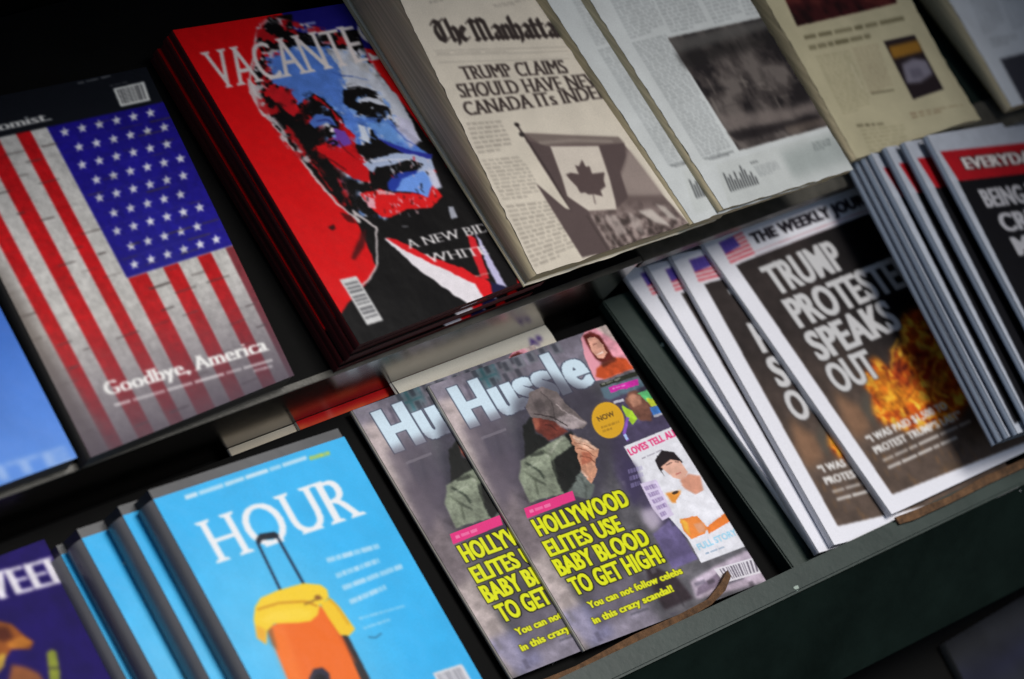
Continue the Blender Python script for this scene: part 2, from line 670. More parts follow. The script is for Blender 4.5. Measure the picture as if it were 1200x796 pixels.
def sheet(name, ink, mat, parent, org, lift=0.0004, warp=None, soft=0):
    """printed sheet as a fine grid; warp(s,t)->dw bends it"""
    c = ink.finish(soft)
    P = ink.uv(ink.s, ink.t)
    if mat is NEWS:
        # torn, uneven edges of newsprint
        sd = int(abs(ink.q[0][0]) * 9000)
        ex = np.clip(1 - np.minimum(ink.s, 1 - ink.s) / 0.02, 0, 1) * np.sign(ink.s - 0.5)
        ey = np.clip(1 - np.minimum(ink.t, 1 - ink.t) / 0.015, 0, 1) * np.sign(0.5 - ink.t)
        P = P.copy()
        P[..., 0] += ex * (fbm(ink.ny, 2, 2, 2, sd, 0.10)[:, :1] - 0.5) * 0.0016
        P[..., 1] += ey * (fbm(2, ink.nx, 14, 2, sd + 1)[:1] - 0.5) * 0.0016
    w = ink.height(ink.s, ink.t) + lift
    if warp is not None:
        w = w + warp(ink.s, ink.t)
    ny, nx = ink.ny, ink.nx
    V = np.stack([P[..., 0] - org[0], P[..., 1] - org[1], w - org[2]], -1).reshape(-1, 3)
    idx = np.arange(ny * nx).reshape(ny, nx)
    F = np.stack([idx[:-1, :-1], idx[1:, :-1], idx[1:, 1:], idx[:-1, 1:]], -1).reshape(-1, 4)
    me = bpy.data.meshes.new(name)
    me.vertices.add(len(V))
    me.vertices.foreach_set('co', V.ravel())
    me.loops.add(F.size)
    me.loops.foreach_set('vertex_index', F.ravel().astype(np.int32))
    me.polygons.add(len(F))
    me.polygons.foreach_set('loop_start', np.arange(0, F.size, 4, dtype=np.int32))
    me.polygons.foreach_set('loop_total', np.full(len(F), 4, dtype=np.int32))
    me.update(calc_edges=True)
    at = me.color_attributes.new('ink', 'FLOAT_COLOR', 'POINT')
    L = np.ones((ny * nx, 4), np.float32)
    L[:, :3] = lin(c).reshape(-1, 3)
    at.data.foreach_set('color', L.ravel())
    me.materials.append(mat)
    me.shade_smooth()
    o = bpy.data.objects.new(name, me)
    COL.objects.link(o)
    o.parent = parent
    return o


def publication(kind, label, cat, group, ink, thick, mat, pmat, smat, warp=None, block='page_block', top='cover', edge='spine',
                bulge=0.0, soft=1, grow_top=0.0, inset=0.0006, side=0.0, low=0.1):
    """one magazine or newspaper: printed front, block of pages and rounded left edge"""
    q = ink.q
    org = (q[3][0], q[3][1], ink.w - thick)
    e = empty(kind, *org, label, cat, group)
    sheet(top, ink, mat, e, org, warp=warp, soft=soft)

    def wtop(s, t):
        z = ink.height(s, t) - 0.0003
        if warp is not None:
            z = z + float(warp(np.float64(s), np.float64(t))) - 0.0004
        return z
    # page block as a strip grid following the sheet
    n, mx = 9, 7
    verts, faces = [], []
    for lay in (0, 1):
        for j in range(n):
            for i in range(mx):
                s, t = i / (mx - 1), j / (n - 1)
                p = ink.uv(s, t)
                p = p + np.array([(0.5 - s) * 2 * inset, (t - 0.5) * 2 * inset])
                if j == 0:
                    p = p + np.array([0, grow_top])
                if lay == 0 and i == 0:
                    p = p + np.array([-side, 0])
                z = wtop(s, t) if lay else min(ink.w - thick + ink.ws * s + (ink.wt - ink.w) * low * (1 - t), wtop(s, t) - 0.001)
                verts.append((p[0] - org[0], p[1] - org[1], z - org[2]))
    K = n * mx
    for j in range(n - 1):
        for i in range(mx - 1):
            a = j * mx + i
            faces.append((K + a, K + a + mx, K + a + mx + 1, K + a + 1))
            faces.append((a, a + 1, a + mx + 1, a + mx))
    for j in range(n - 1):
        for i in (0, mx - 1):
            a, b = j * mx + i, (j + 1) * mx + i
            faces.append((a, b, K + b, K + a) if i == 0 else (b, a, K + a, K + b))
    for i in range(mx - 1):
        for j in (0, n - 1):
            a, b = j * mx + i, j * mx + i + 1
            faces.append((b, a, K + a, K + b) if j == 0 else (a, b, K + b, K + a))
    mesh_obj(block, verts, faces, pmat, e)
    # rounded left edge
    if smat is not None:
        verts, faces = [], []
        ns, nt_ = 9, 12
        for j in range(nt_):
            t = j / (nt_ - 1)
            p = ink.uv(0.0, t)
            zt = wtop(0, t) + 0.0006
            zb = min(ink.w - thick + (ink.wt - ink.w) * low * (1 - t), zt - 0.0012)
            for i in range(ns):
                a = i / (ns - 1)
                bl = max(bulge, 0.0006) * math.sin(math.pi * a) ** 0.6
                verts.append((p[0] - 0.0002 - bl - side * (1 - a) - org[0], p[1] - org[1], zb + (zt - zb) * a - org[2]))
        for j in range(nt_ - 1):
            for i in range(ns - 1):
                a = j * ns + i
                faces.append((a, a + 1, a + ns + 1, a + ns))
        mesh_obj(edge, verts, faces, smat, e, smooth=True)
    return e


def copy_of(src, label, du, dv, dw, rz=0.0, group=None):
    c = src.copy()
    COL.objects.link(c)
    c.location = src.location + TILT.to_3x3() @ Vector((du, dv, dw))
    if rz:
        c.rotation_euler = (TILT.to_3x3() @ Matrix.Rotation(rz, 3, 'Z')).to_euler()
    c['label'] = label
    if group:
        c['group'] = group
    for ch in src.children:
        k = ch.copy()
        COL.objects.link(k)
        k.parent = c
    return c


def sag(amp, seed):
    r = random.Random(seed)
    a, b, c, d = r.uniform(0, 6), r.uniform(0, 6), r.uniform(0.6, 1.4), r.uniform(0.5, 1.2)
    return lambda s, t: amp * (0.5 + 0.5 * np.sin(3.0 * c * s + a) * np.sin(3.4 * d * t + b))

# ------------------------------------------------------------------ the rack: one piece of street furniture, plus added shade boards
rack = empty('magazine_rack', 0, 0, 0, 'dark green painted stepped wooden news rack holding all the magazines and papers', 'rack')
box_bevel('lower_panel', -0.85, 0.858, -0.0125, 0.2690, -0.0005, 0.0025, BLACKP, rack, 0.0004)
box_bevel('rear_panel', -0.85, 0.858, -0.0125, 0.36, -0.034, -0.024, BLACKP, rack, 0)
box_bevel('upper_panel', -0.85, 0.208, 0.2815, 0.66, -0.023, 0.08, BLACKP, rack, 0.0008)
box_bevel('upper_panel', 0.2105, 0.858, 0.312, 0.66, -0.023, 0.08, GREEN_D, rack, 0.0008)
box_bevel('metal_trim', -0.85, 0.205, 0.2788, 0.2812, -0.023, 0.0795, TRIM, rack, 0)
box_bevel('shelf_lip', -0.85, 0.2085, 0.2782, 0.2838, 0.0802, 0.0825, LIP, rack, 0.0005)
box_bevel('shelf_lip', 0.209, 0.858, 0.2782, 0.3115, 0.068, 0.0815, LIP, rack, 0.0008)
box_bevel('back_board', -0.9, 1.2, 0.664, 0.69, -0.05, 0.9, BLACKP, rack, 0)
hexa('divider', [(0.2260, -0.0125, 0.0027), (0.2680, -0.0125, 0.0027), (0.2440, 0.278, 0.0027), (0.2030, 0.278, 0.0027)],
     [(0.2250, -0.0125, 0.021), (0.2660, -0.0125, 0.021), (0.2420, 0.278, 0.0145), (0.2020, 0.278, 0.0145)], GREEN, rack, 0.0014)
box_bevel('front_rail', -0.85, 1.15, -0.034, -0.0130, -0.07, 0.045, GREEN, rack, 0.0022)
hexa('front_board', [(-0.85, -0.108, -0.0435), (1.15, -0.108, -0.0435), (1.15, -0.0345, 0.0440), (-0.85, -0.0345, 0.0440)],
     [(-0.85, -0.090, -0.058), (1.15, -0.090, -0.058), (1.15, -0.0345, 0.0080), (-0.85, -0.0345, 0.0080)], GREEN_D, rack, 0.001)
box_bevel('bottom_shelf', -0.85, 1.15, -0.55, -0.06, -0.16, -0.135, BLACKP, rack, 0)
box_bevel('added_shade_slab', -0.9, 1.2, 0.56, 0.663, 0.86, 0.90, BLACKP, rack, 0)  # unseen slab added overhead to shade the upper tier
hexa('added_shade_panel', [(0.862, -0.10, 0.0), (0.885, -0.10, 0.0), (0.885, 0.663, 0.0), (0.862, 0.663, 0.0)],
     [(0.862, -0.10, 0.45), (0.885, -0.10, 0.45), (0.885, 0.663, 2.10), (0.862, 0.663, 2.10)], GREEN_D, rack, 0.001)  # unseen sloped panel added to shade the upper right
box_bevel('added_shade_panel', -0.96, -0.93, -0.10, 0.663, 0.0805, 0.45, GREEN_D, rack, 0)  # low panel added to cut skylight on the left end

# ------------------------------------------------------------------ lower tier, left bay
WHITE = (228, 228, 232)

# --- tabloid with the man in the cap -------------------------------------------------
hus_quad = [(-0.0098, 0.2609), (0.189, 0.2552), (0.1947, -0.0095), (-0.0084, 0.0027)]
k = Ink(hus_quad, 0.0155, (320, 470), (90, 88, 94))
z5 = lambda p: Z(500, 370, 2.745, p)
z6 = lambda p: Z(500, 560, 2.857, p)
zc = lambda p: Z(600, 440, 4.975, p)
zd = lambda p: Z(660, 370, 5.307, p)
ze = lambda p: Z(730, 500, 4.425, p)
z4 = lambda p: Z(400, 370, 3.185, p)
k.poly([(500, 440), (720, 370), (740, 430), (520, 520)], (128, 122, 136), soft=8)
n = fbm(k.ny, k.nx, 9, 4, 3)
k.mix(np.clip((n - 0.5) * 6, 0, 1), (60, 61, 70), 0.35)
k.mix(np.clip((0.40 - n) * 5, 0, 1), (168, 162, 170), 0.22)
k.poly(z4([(490, 205), (560, 165), (590, 240), (540, 300), (500, 260)]), (52, 104, 112), 0.8, soft=3)
k.poly(z4([(470, 480), (690, 420), (700, 530), (540, 600)]), (62, 66, 78), 0.75, soft=2)
for i in range(5):
    x = 490 + i * 40
    k.poly(z4([(x, 470 - i * 12), (x + 14, 466 - i * 12), (x + 34, 545 - i * 12), (x + 20, 550 - i * 12)]), (38, 44, 56), 0.6, soft=1)
k.poly([(512, 470), (535, 465), (700, 745), (683, 765)], (196, 180, 176), 0.75, soft=4)
k.poly([(560, 540), (600, 530), (650, 640), (615, 660)], (88, 78, 88), 0.6, soft=5)
k.poly([(690, 690), (740, 670), (775, 735), (700, 765)], (150, 142, 160), 0.8, soft=5)
k.poly([(655, 720), (700, 700), (720, 745), (690, 760)], (112, 112, 150), 0.6, soft=4)
k.poly([(705, 470), (790, 440), (860, 600), (790, 640), (720, 560)], (66, 58, 86), 0.9, soft=4)
k.poly(ze([(150, 560), (250, 480), (385, 690), (255, 745)]), (100, 90, 132), 1, soft=1)
k.poly(z6([(730, 290), (830, 330), (890, 405), (795, 445), (740, 360)]), (46, 36, 42), 0.95, soft=2)
k.poly(z6([(880, 350), (960, 300), (1080, 240), (1135, 350), (900, 410)]), (182, 168, 184), 1, soft=2)
k.poly(z6([(905, 370), (985, 310), (1005, 350), (900, 400)]), (110, 96, 116), 0.8, soft=1)
k.mottle(26, 0.16, 5)
# buildings: pale fronts with rows of dark windows
for (a0, b0, n_, m_, tone) in ((470, 205, 4, 3, (126, 122, 132)), (120, 330, 3, 3, (132, 128, 138)), (560, 130, 5, 2, (104, 112, 118))):
    for i in range(n_):
        for j in range(m_):
            x_, y_ = a0 + i * 46 + j * 26, b0 - i * 17 + j * 48
            k.poly(z4([(x_, y_), (x_ + 36, y_ - 13), (x_ + 58, y_ + 28), (x_ + 22, y_ + 41)]), tone, 0.5, soft=1.0)
            k.poly(z4([(x_ + 8, y_ + 2), (x_ + 24, y_ - 4), (x_ + 42, y_ + 26), (x_ + 26, y_ + 32)]), (48, 50, 60), 0.65, soft=0.8)
k.poly([(560, 470), (620, 450), (650, 505), (600, 525)], (112, 116, 122), 0.5, soft=2)
k.poly([(640, 600), (700, 575), (770, 700), (700, 740)], (72, 66, 76), 0.55, soft=4)
# street behind: window rows, verticals, dark doorway
k.grain(7, 0.22, np.ones_like(k.s), 41)
k.grain(26, 0.14, np.ones_like(k.s), 42)
for q in range(90):
    x_, y_ = rng.uniform(500, 880), rng.uniform(385, 760)
    L = rng.uniform(6, 26)
    w_ = rng.uniform(1.5, 6)
    tone = [(44, 46, 56), (150, 144, 154), (70, 66, 84), (112, 108, 116), (38, 34, 40)][q % 5]
    k.line([(x_, y_), (x_ + L * 0.5, y_ + L)] if q % 3 else [(x_, y_), (x_ + L, y_ - L * 0.36)], w_, tone, 0.5, soft=1.0)
# masthead
k.text('Hussle', (551, 501), (694, 450), 51, 'heavy', (206, 226, 240), outline=(72, 80, 100), ow=1.6)
k.poly([(563, 513), (592, 502), (593, 505), (564, 516)], (200, 200, 205), 0.6)
# the man
k.poly([(600, 470), (640, 440), (700, 460), (720, 520), (700, 600), (650, 610), (600, 560)], (56, 52, 66), 0.75, soft=6)
k.poly([(540, 500), (590, 480), (612, 545), (590, 600)], (92, 84, 98), 0.7, soft=5)
k.rough(0.7, 26, 4)
k.poly(zc([(60, 300), (110, 230), (140, 340), (230, 400), (340, 330), (400, 420), (400, 600), (330, 680), (240, 690), (80, 520)]), (18, 20, 20), 1, soft=1.2)
k.poly(zc([(120, 240), (240, 268), (325, 330), (285, 352), (205, 385), (140, 325)]), (104, 48, 40), 1, soft=0.8)
k.poly(zc([(110, 250), (150, 240), (160, 300), (135, 320)]), (140, 78, 62), 1, soft=0.8)
k.poly(zc([(80, 190), (100, 105), (170, 68), (260, 105), (335, 190), (435, 285), (405, 312), (330, 318), (240, 268), (105, 245)]), (104, 94, 94), 1, soft=0.6)
k.poly(zc([(240, 262), (330, 222), (435, 285), (350, 322), (275, 302)]), (156, 144, 146), 0.9, soft=1.2)
k.line(zc([(160, 100), (230, 160), (250, 260)]), 1.4, (70, 62, 64), 0.7, soft=0.6)
k.poly(zc([(115, 150), (160, 130), (200, 210), (150, 240)]), (76, 68, 70), 0.7, soft=1.5)
k.poly(zc([(50, 500), (200, 405), (300, 350), (345, 410), (225, 505), (270, 640), (300, 690), (100, 740), (40, 600)]), (130, 138, 120), 1, soft=0.8)
k.line(zc([(80, 510), (150, 550), (190, 600)]), 3, (40, 48, 40), 0.8, soft=0.8)
k.line(zc([(120, 600), (200, 640)]), 3, (60, 66, 56), 0.7, soft=0.8)
k.line(zc([(200, 480), (290, 360)]), 3, (168, 172, 156), 0.8, soft=0.8)
k.poly(zc([(100, 455), (180, 440), (200, 455), (110, 480)]), (40, 44, 38), 0.8, soft=0.8)
k.poly(zc([(350, 640), (395, 565), (480, 640), (455, 730), (320, 690)]), (98, 106, 102), 1, soft=0.8)
k.poly(zc([(335, 345), (420, 380), (500, 440), (482, 510), (492, 570), (462, 632), (400, 565), (380, 470), (345, 400)]), (192, 138, 112), 1, soft=0.6)
k.poly(zc([(345, 345), (420, 375), (500, 440), (440, 440), (380, 405)]), (224, 182, 158), 0.9, soft=0.8)
k.poly(zc([(400, 450), (450, 450), (470, 500), (400, 530)]), (150, 78, 58), 0.7, soft=1)
k.line(zc([(395, 560), (440, 600)]), 2, (240, 220, 208), 0.6, soft=0.8)
k.line(zc([(350, 392), (410, 402), (470, 440)]), 1.1, (120, 70, 52), 0.7, soft=0.5)
k.line(zc([(372, 430), (430, 440), (480, 480)]), 1.1, (110, 62, 46), 0.7, soft=0.5)
k.line(zc([(392, 480), (440, 480), (486, 520)]), 1.1, (110, 62, 46), 0.7, soft=0.5)
k.line(zc([(350, 362), (420, 386), (482, 432)]), 1.4, (240, 210, 190), 0.6, soft=0.6)
k.line(zc([(60, 560), (130, 600), (150, 700)]), 2.2, (84, 92, 76), 0.7, soft=1)
k.line(zc([(150, 430), (230, 470), (262, 600)]), 2.4, (92, 100, 84), 0.6, soft=1.2)
k.line(zc([(100, 540), (170, 500)]), 2.4, (176, 182, 164), 0.5, soft=1.2)
k.line(zc([(390, 590), (430, 650), (430, 720)]), 2.0, (60, 66, 64), 0.7, soft=1)
k.line(zc([(120, 225), (240, 250), (320, 300)]), 1.6, (48, 40, 42), 0.8, soft=0.7)
k.line(zc([(250, 170), (330, 232), (420, 284)]), 1.4, (182, 170, 170), 0.6, soft=0.7)
k.line(zc([(190, 290), (230, 300), (262, 330)]), 1.6, (66, 26, 24), 0.7, soft=0.7)
fig = k.pmask(zc([(40, 180), (170, 50), (330, 160), (520, 420), (500, 640), (340, 740), (60, 760)]), 3)
k.shift(0.5, 50, fig, 3)
k.grain(22, 0.30, fig, 8)
k.grain(90, 0.14, fig, 9)
# pink kicker and yellow headline
k.rough(0, 0)
k.poly(z6([(325, 103), (487, 45), (497, 76), (336, 137)]), (226, 52, 128), 1)
k.greek(z6([(340, 105), (470, 60), (476, 80), (348, 124)]), 1, (250, 200, 220), 0.5, 0.5)
for s_, a_, b_, c_ in (('HOLLYWOOD', (378, 196), (680, 92), 60), ('ELITES USE', (414, 265), (658, 176), 56),
                       ('BABY BLOOD', (448, 330), (748, 222), 60), ('TO GET HIGH!', (498, 395), (795, 282), 62)):
    p = z6([a_, b_])
    k.text(s_, p[0], p[1], c_ / 2.857, 'heavy', (222, 228, 20), outline=(28, 26, 16), ow=1.2)
for s_, a_, b_ in (('You can not follow celebs', (545, 440), (855, 322)), ('in this crazy scandal!', (560, 492), (825, 382))):
    p = z6([a_, b_])
    k.text(s_, p[0], p[1], 8.5, 'heavy', (222, 226, 30), outline=(60, 54, 28), ow=0.7)
# top right picture
k.rough(0.5, 30, 5)
k.poly(zd([(105, 150), (130, 100), (185, 80), (262, 55), (440, 330), (250, 402), (195, 412), (130, 265)]), (232, 158, 174), 1, soft=0.5)
k.poly(zd([(190, 82), (262, 55), (330, 170), (270, 130)]), (214, 200, 192), 0.9, soft=2)
k.poly(zd([(118, 130), (165, 104), (225, 130), (290, 240), (320, 280), (240, 300), (195, 275), (140, 185)]), (96, 34, 30), 1, soft=0.8)
k.poly(zd([(145, 150), (190, 135), (240, 185), (262, 235), (245, 270), (210, 270), (172, 225)]), (222, 164, 144), 1, soft=0.6)
k.line(zd([(205, 250), (240, 232)]), 1.4, (250, 236, 230), 0.8, soft=0.3)
k.line(zd([(180, 190), (205, 180)]), 1.2, (90, 44, 40), 0.6, soft=0.4)
k.poly(zd([(195, 385), (205, 330), (250, 300), (330, 265), (390, 275), (432, 335), (250, 402)]), (192, 78, 40), 1, soft=0.8)
k.poly(zd([(225, 300), (320, 260), (330, 290), (240, 330)]), (80, 36, 26), 0.8, soft=1)
k.poly(zd([(218, 432), (452, 350), (456, 378), (228, 452)]), (44, 48, 40), 1)
k.greek(zd([(232, 424), (440, 354), (444, 372), (236, 442)]), 1, (190, 190, 180), 0.6, 0.5)
k.poly(zd([(225, 455), (460, 385), (500, 440), (290, 530), (250, 520)]), (92, 120, 136), 0.8, soft=1)
k.poly(zd([(275, 450), (455, 398), (464, 436), (292, 485)]), (206, 44, 164), 1)
k.greek(zd([(300, 450), (440, 410), (446, 426), (306, 468)]), 1, (240, 170, 224), 0.7, 0.55)
k.poly(zd([(375, 540), (400, 480), (440, 470), (500, 500), (540, 560), (540, 660), (470, 660), (420, 600)]), (112, 74, 62), 1, soft=1)
k.poly(zd([(385, 520), (420, 490), (470, 500), (480, 550), (430, 575)]), (176, 126, 104), 0.9, soft=1)
k.poly(zd([(355, 560), (420, 600), (455, 650), (425, 685), (385, 640)]), (164, 204, 54), 1, soft=0.6)
k.poly(zd([(455, 490), (530, 460), (590, 550), (545, 565), (500, 530)]), (96, 190, 120), 1, soft=0.6)
k.poly(zd([(505, 520), (580, 530), (600, 560), (540, 575)]), (200, 214, 60), 1, soft=0.6)
k.poly(zd([(530, 580), (600, 560), (625, 600), (555, 630)]), (64, 120, 196), 1, soft=0.6)
k.poly(zd([(555, 625), (625, 605), (630, 615), (560, 640)]), (210, 210, 220), 0.8)
k.line(zd([(395, 640), (372, 740), (400, 785)]), 3.4, (136, 84, 190), 1, soft=0.4)
k.line(zd([(375, 745), (395, 780)]), 3, (170, 200, 240), 1, soft=0.4)
k.line(zd([(310, 545), (370, 530)]), 3, (220, 220, 230), 0.8, soft=0.5)
k.rough(0, 0)
k.ell(711.5, 493.5, 18.5, 21.5, -20, (228, 176, 38))
k.ell(711.5, 493.5, 18.5, 21.5, -20, (196, 140, 30), 0.35, soft=2)
k.text('NOW', (701, 495), (720, 488), 6, 'bold', (90, 66, 30))
k.greek([(703, 500), (724, 493), (726, 502), (706, 509)], 2, (150, 110, 30), 0.7)
# right hand picture panel
k.poly(ze([(0, 108), (262, 2), (640, 622), (402, 712), (335, 590), (100, 320), (62, 215)]), (226, 226, 234), 1)
k.text('LOVES TELL ALL', ze([(35, 155)])[0], ze([(278, 50)])[0], 8.5, 'heavy', (228, 62, 128))
k.greek(ze([(90, 165), (285, 80), (290, 92), (95, 178)]), 1, (110, 100, 120), 0.6, 0.5)
k.poly(ze([(0, 160), (60, 200), (100, 300), (60, 430), (0, 330)]), (60, 52, 84), 0.9, soft=3)
k.greek(ze([(20, 220), (90, 200), (120, 300), (40, 330)]), 3, (150, 140, 190), 0.6)
k.poly(ze([(85, 300), (168, 278), (258, 462), (200, 492), (150, 430)]), (214, 202, 230), 1)
k.greek(ze([(100, 310), (160, 292), (245, 458), (200, 480)]), 5, (130, 108, 160), 0.8)
k.poly(ze([(90, 440), (160, 420), (200, 500), (150, 550), (100, 490)]), (196, 184, 204), 0.8, soft=3)
k.poly(ze([(160, 180), (195, 128), (258, 138), (305, 190), (270, 215), (240, 190), (195, 235), (215, 268), (180, 225)]), (32, 24, 30), 1, soft=0.5)
k.poly(ze([(192, 215), (240, 176), (290, 185), (330, 240), (302, 282), (250, 268)]), (226, 176, 156), 1, soft=0.5)
k.line(ze([(218, 205), (248, 192)]), 1.2, (60, 40, 40), 0.8, soft=0.3)
k.line(ze([(262, 188), (285, 190)]), 1.0, (60, 40, 40), 0.7, soft=0.3)
k.line(ze([(268, 255), (295, 242)]), 1.4, (190, 96, 92), 0.8, soft=0.3)
k.poly(ze([(290, 285), (330, 250), (395, 262), (412, 338), (372, 358), (312, 325)]), (212, 150, 126), 1, soft=0.8)
k.poly(ze([(215, 350), (295, 335), (285, 400), (250, 400)]), (232, 150, 62), 1, soft=0.8)
k.ell(*ze([(266, 347)])[0], 4, 2, -20, (40, 30, 26), 0.9, soft=0.4)
k.poly(ze([(270, 390), (310, 330), (370, 360), (415, 335), (520, 450), (430, 510), (380, 470), (290, 480)]), (236, 236, 244), 1, soft=0.6)
k.poly(ze([(290, 485), (380, 468), (435, 530), (420, 560), (350, 588), (310, 545)]), (236, 138, 64), 1, soft=0.6)
k.poly(ze([(428, 525), (540, 440), (560, 490), (440, 562)]), (234, 128, 54), 1, soft=0.6)
k.poly(ze([(290, 480), (330, 500), (345, 570), (318, 545)]), (240, 190, 70), 0.8, soft=0.8)
k.poly(ze([(360, 510), (410, 500), (425, 545), (390, 560)]), (214, 158, 128), 0.8, soft=1)
k.text('FULL STORY', ze([(392, 645)])[0], ze([(590, 563)])[0], 7.5, 'bold', (150, 208, 234))
k.greek(ze([(420, 655), (600, 590), (606, 604), (428, 672)]), 1, (120, 150, 180), 0.7, 0.5)
k.bars(ze([(468, 742), (690, 678), (712, 762), (520, 815)]), 13, (226, 222, 230), (88, 80, 96))
pan = k.pmask(ze([(60, 190), (285, 80), (640, 622), (402, 712)]), 2)
k.shift(0.35, 60, pan * (1 - k.pmask(ze([(360, 590), (600, 500), (650, 640), (400, 720)]), 1)), 5)
k.grain(30, 0.10, pan, 9)
top = k.pmask(zd([(100, 100), (262, 50), (640, 600), (400, 720), (340, 500)]), 2)
k.shift(0.4, 60, top, 11)
k.grain(34, 0.26, top, 12)
husA = publication('tabloid_magazine', 'celebrity tabloid with yellow headline in front of its twin beside the green divider', 'magazine',
                   'twin celebrity tabloids', k, 0.004, GLOSS, PAGES, PAGES, warp=sag(0.0020, 3), bulge=0.001, soft=0)
husB = copy_of(husA, 'celebrity tabloid half hidden behind its twin beside the blue suitcase magazine', -0.0735, 0.0050, -0.0043, rz=0.014)

# --- blue suitcase magazine ------------------------------------------------------------
hour_quad = [(-0.3399, 0.2329), (-0.1619, 0.2248), (-0.1626, -0.0120), (-0.3436, -0.0020)]
k = Ink(hour_quad, 0.091, (300, 430), (58, 180, 240))
k.mix(np.clip(1 - np.hypot((k.s - 0.25) / 0.5, (k.t - 0.62) / 0.5), 0, 1) ** 0.8, (128, 212, 246), 0.55)  # soft sheen painted into the ink, paler at lower left
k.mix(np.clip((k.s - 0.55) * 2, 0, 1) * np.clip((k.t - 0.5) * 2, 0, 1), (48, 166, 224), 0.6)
k.mottle(7, 0.05, 4)
z3 = lambda p: Z(160, 500, 2.69, p)
zh = lambda p: Z(290, 640, 5.105, p)
k.greek(z3([(148, 218), (530, 92), (536, 108), (154, 236)]), 1, (235, 240, 245), 0.85, 0.75, gap=-0.6, last=1.0)
k.greek(z3([(540, 96), (604, 78), (608, 94), (546, 112)]), 1, (200, 206, 60), 0.95, 0.75, gap=-0.6, last=1.0)
k.text('HOUR', z3([(262, 432)])[0], z3([(702, 284)])[0], 54, 'serif', (238, 240, 244))
k.poly(z3([(372, 362), (384, 342), (432, 335), (446, 345), (440, 356), (392, 362), (384, 378)]), (22, 30, 44), 1)
k.line(z3([(376, 366), (450, 522)]), 3.0, (18, 40, 66))
k.line(z3([(440, 350), (522, 500)]), 3.0, (18, 40, 66))
k.poly(zh([(105, 500), (430, 365), (560, 545), (720, 830), (240, 830)]), (240, 110, 34), 1)
k.poly(zh([(105, 500), (200, 470), (330, 830), (240, 830)]), (250, 130, 50), 0.5, soft=4)
k.poly(zh([(555, 545), (590, 540), (740, 830), (680, 830)]), (44, 40, 44), 1, soft=0.6)
k.poly(zh([(470, 430), (530, 520), (560, 550), (650, 720), (620, 690)]), (200, 84, 26), 0.7, soft=1.5)
k.poly(zh([(100, 500), (135, 490), (175, 640), (130, 600)]), (96, 84, 60), 0.55, soft=1)
k.poly(zh([(36, 375), (70, 320), (170, 275), (330, 230), (430, 240), (468, 268), (480, 318), (424, 358), (412, 420), (370, 458), (300, 468), (150, 474),
           (108, 520), (104, 600), (48, 560), (28, 450)]), (246, 208, 50), 1)
k.poly(zh([(425, 352), (490, 320), (545, 375), (636, 505), (600, 545), (545, 540), (470, 430)]), (244, 200, 44), 1)
k.line(zh([(50, 390), (180, 350), (340, 340), (410, 370)]), 3.0, (206, 140, 26), 0.8, soft=0.8)
k.line(zh([(330, 360), (400, 330), (440, 320)]), 2.6, (150, 104, 40), 0.8, soft=0.8)
k.ell(*zh([(412, 316)])[0], 4, 3, 0, (140, 90, 40), 0.9, soft=0.6)
k.line(zh([(470, 320), (520, 360), (600, 480)]), 2.6, (200, 140, 30), 0.6, soft=1)
k.poly(zh([(60, 460), (150, 400), (280, 380), (380, 400), (360, 440), (150, 462)]), (252, 222, 84), 0.5, soft=2)
k.poly(zh([(40, 480), (100, 510), (104, 600), (48, 560)]), (232, 160, 50), 0.7, soft=1.2)
k.poly(zh([(360, 796), (385, 745), (440, 735), (480, 770), (490, 830), (350, 830)]), (46, 42, 60), 1, soft=0.5)
k.poly(zh([(385, 796), (420, 770), (460, 790), (460, 830), (390, 830)]), (20, 18, 26), 1, soft=0.8)
for a_, b_ in (((475, 112), (790, 22)), ((530, 205), (790, 108)), ((570, 278), (928, 142)), ((612, 362), (830, 268))):
    (x0, y0), (x1, y1) = zh([a_, b_])
    k.greek([(x0 - 3, y0 - 7), (x1 - 3, y1 - 7), (x1, y1), (x0, y0)], 1, (214, 232, 246), 0.75, 0.8, seed=int(x0), gap=-0.5, last=1.0)
for a_, b_ in (((665, 452), (940, 372)), ((690, 510), (860, 452))):
    (x0, y0), (x1, y1) = zh([a_, b_])
    k.greek([(x0 - 2, y0 - 3.5), (x1 - 2, y1 - 3.5), (x1, y1), (x0, y0)], 1, (190, 224, 244), 0.6, 0.8, seed=int(x0), gap=-0.5, last=1.0)
k.line(zh([(715, 552), (760, 556), (796, 528)]), 1.6, (40, 90, 120), 0.8)
k.bars([(506, 790), (540, 779), (556, 806), (520, 818)], 9, (214, 214, 220), (130, 130, 140))
HSP = paint('grey_glossy_spine', (122, 122, 126), rough=0.22, grime=0.15, scale=10, bump=0.05)
HBK = paint('dark_grey_back_cover', (60, 62, 66), rough=0.3, grime=0.2, scale=14, bump=0.05)
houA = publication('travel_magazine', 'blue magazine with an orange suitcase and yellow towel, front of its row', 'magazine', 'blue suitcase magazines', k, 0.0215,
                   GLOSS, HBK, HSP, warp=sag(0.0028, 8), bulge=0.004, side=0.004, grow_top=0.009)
LABH = ['thin sliver of blue magazine cover just left of the front suitcase magazine',
        'wide blank blue strip of magazine cover, middle of the fan beside purple magazine',
        'blue sliver of magazine cover touching the purple magazine, lowest of the fan']
for (du, dv, dw, rz), lab in zip(((-0.0185, 0.003, -0.022, -0.006), (-0.0445, 0.004, -0.044, 0.002), (-0.0560, 0.004, -0.066, -0.004)), LABH):
    copy_of(houA, lab, du, dv, dw, rz)

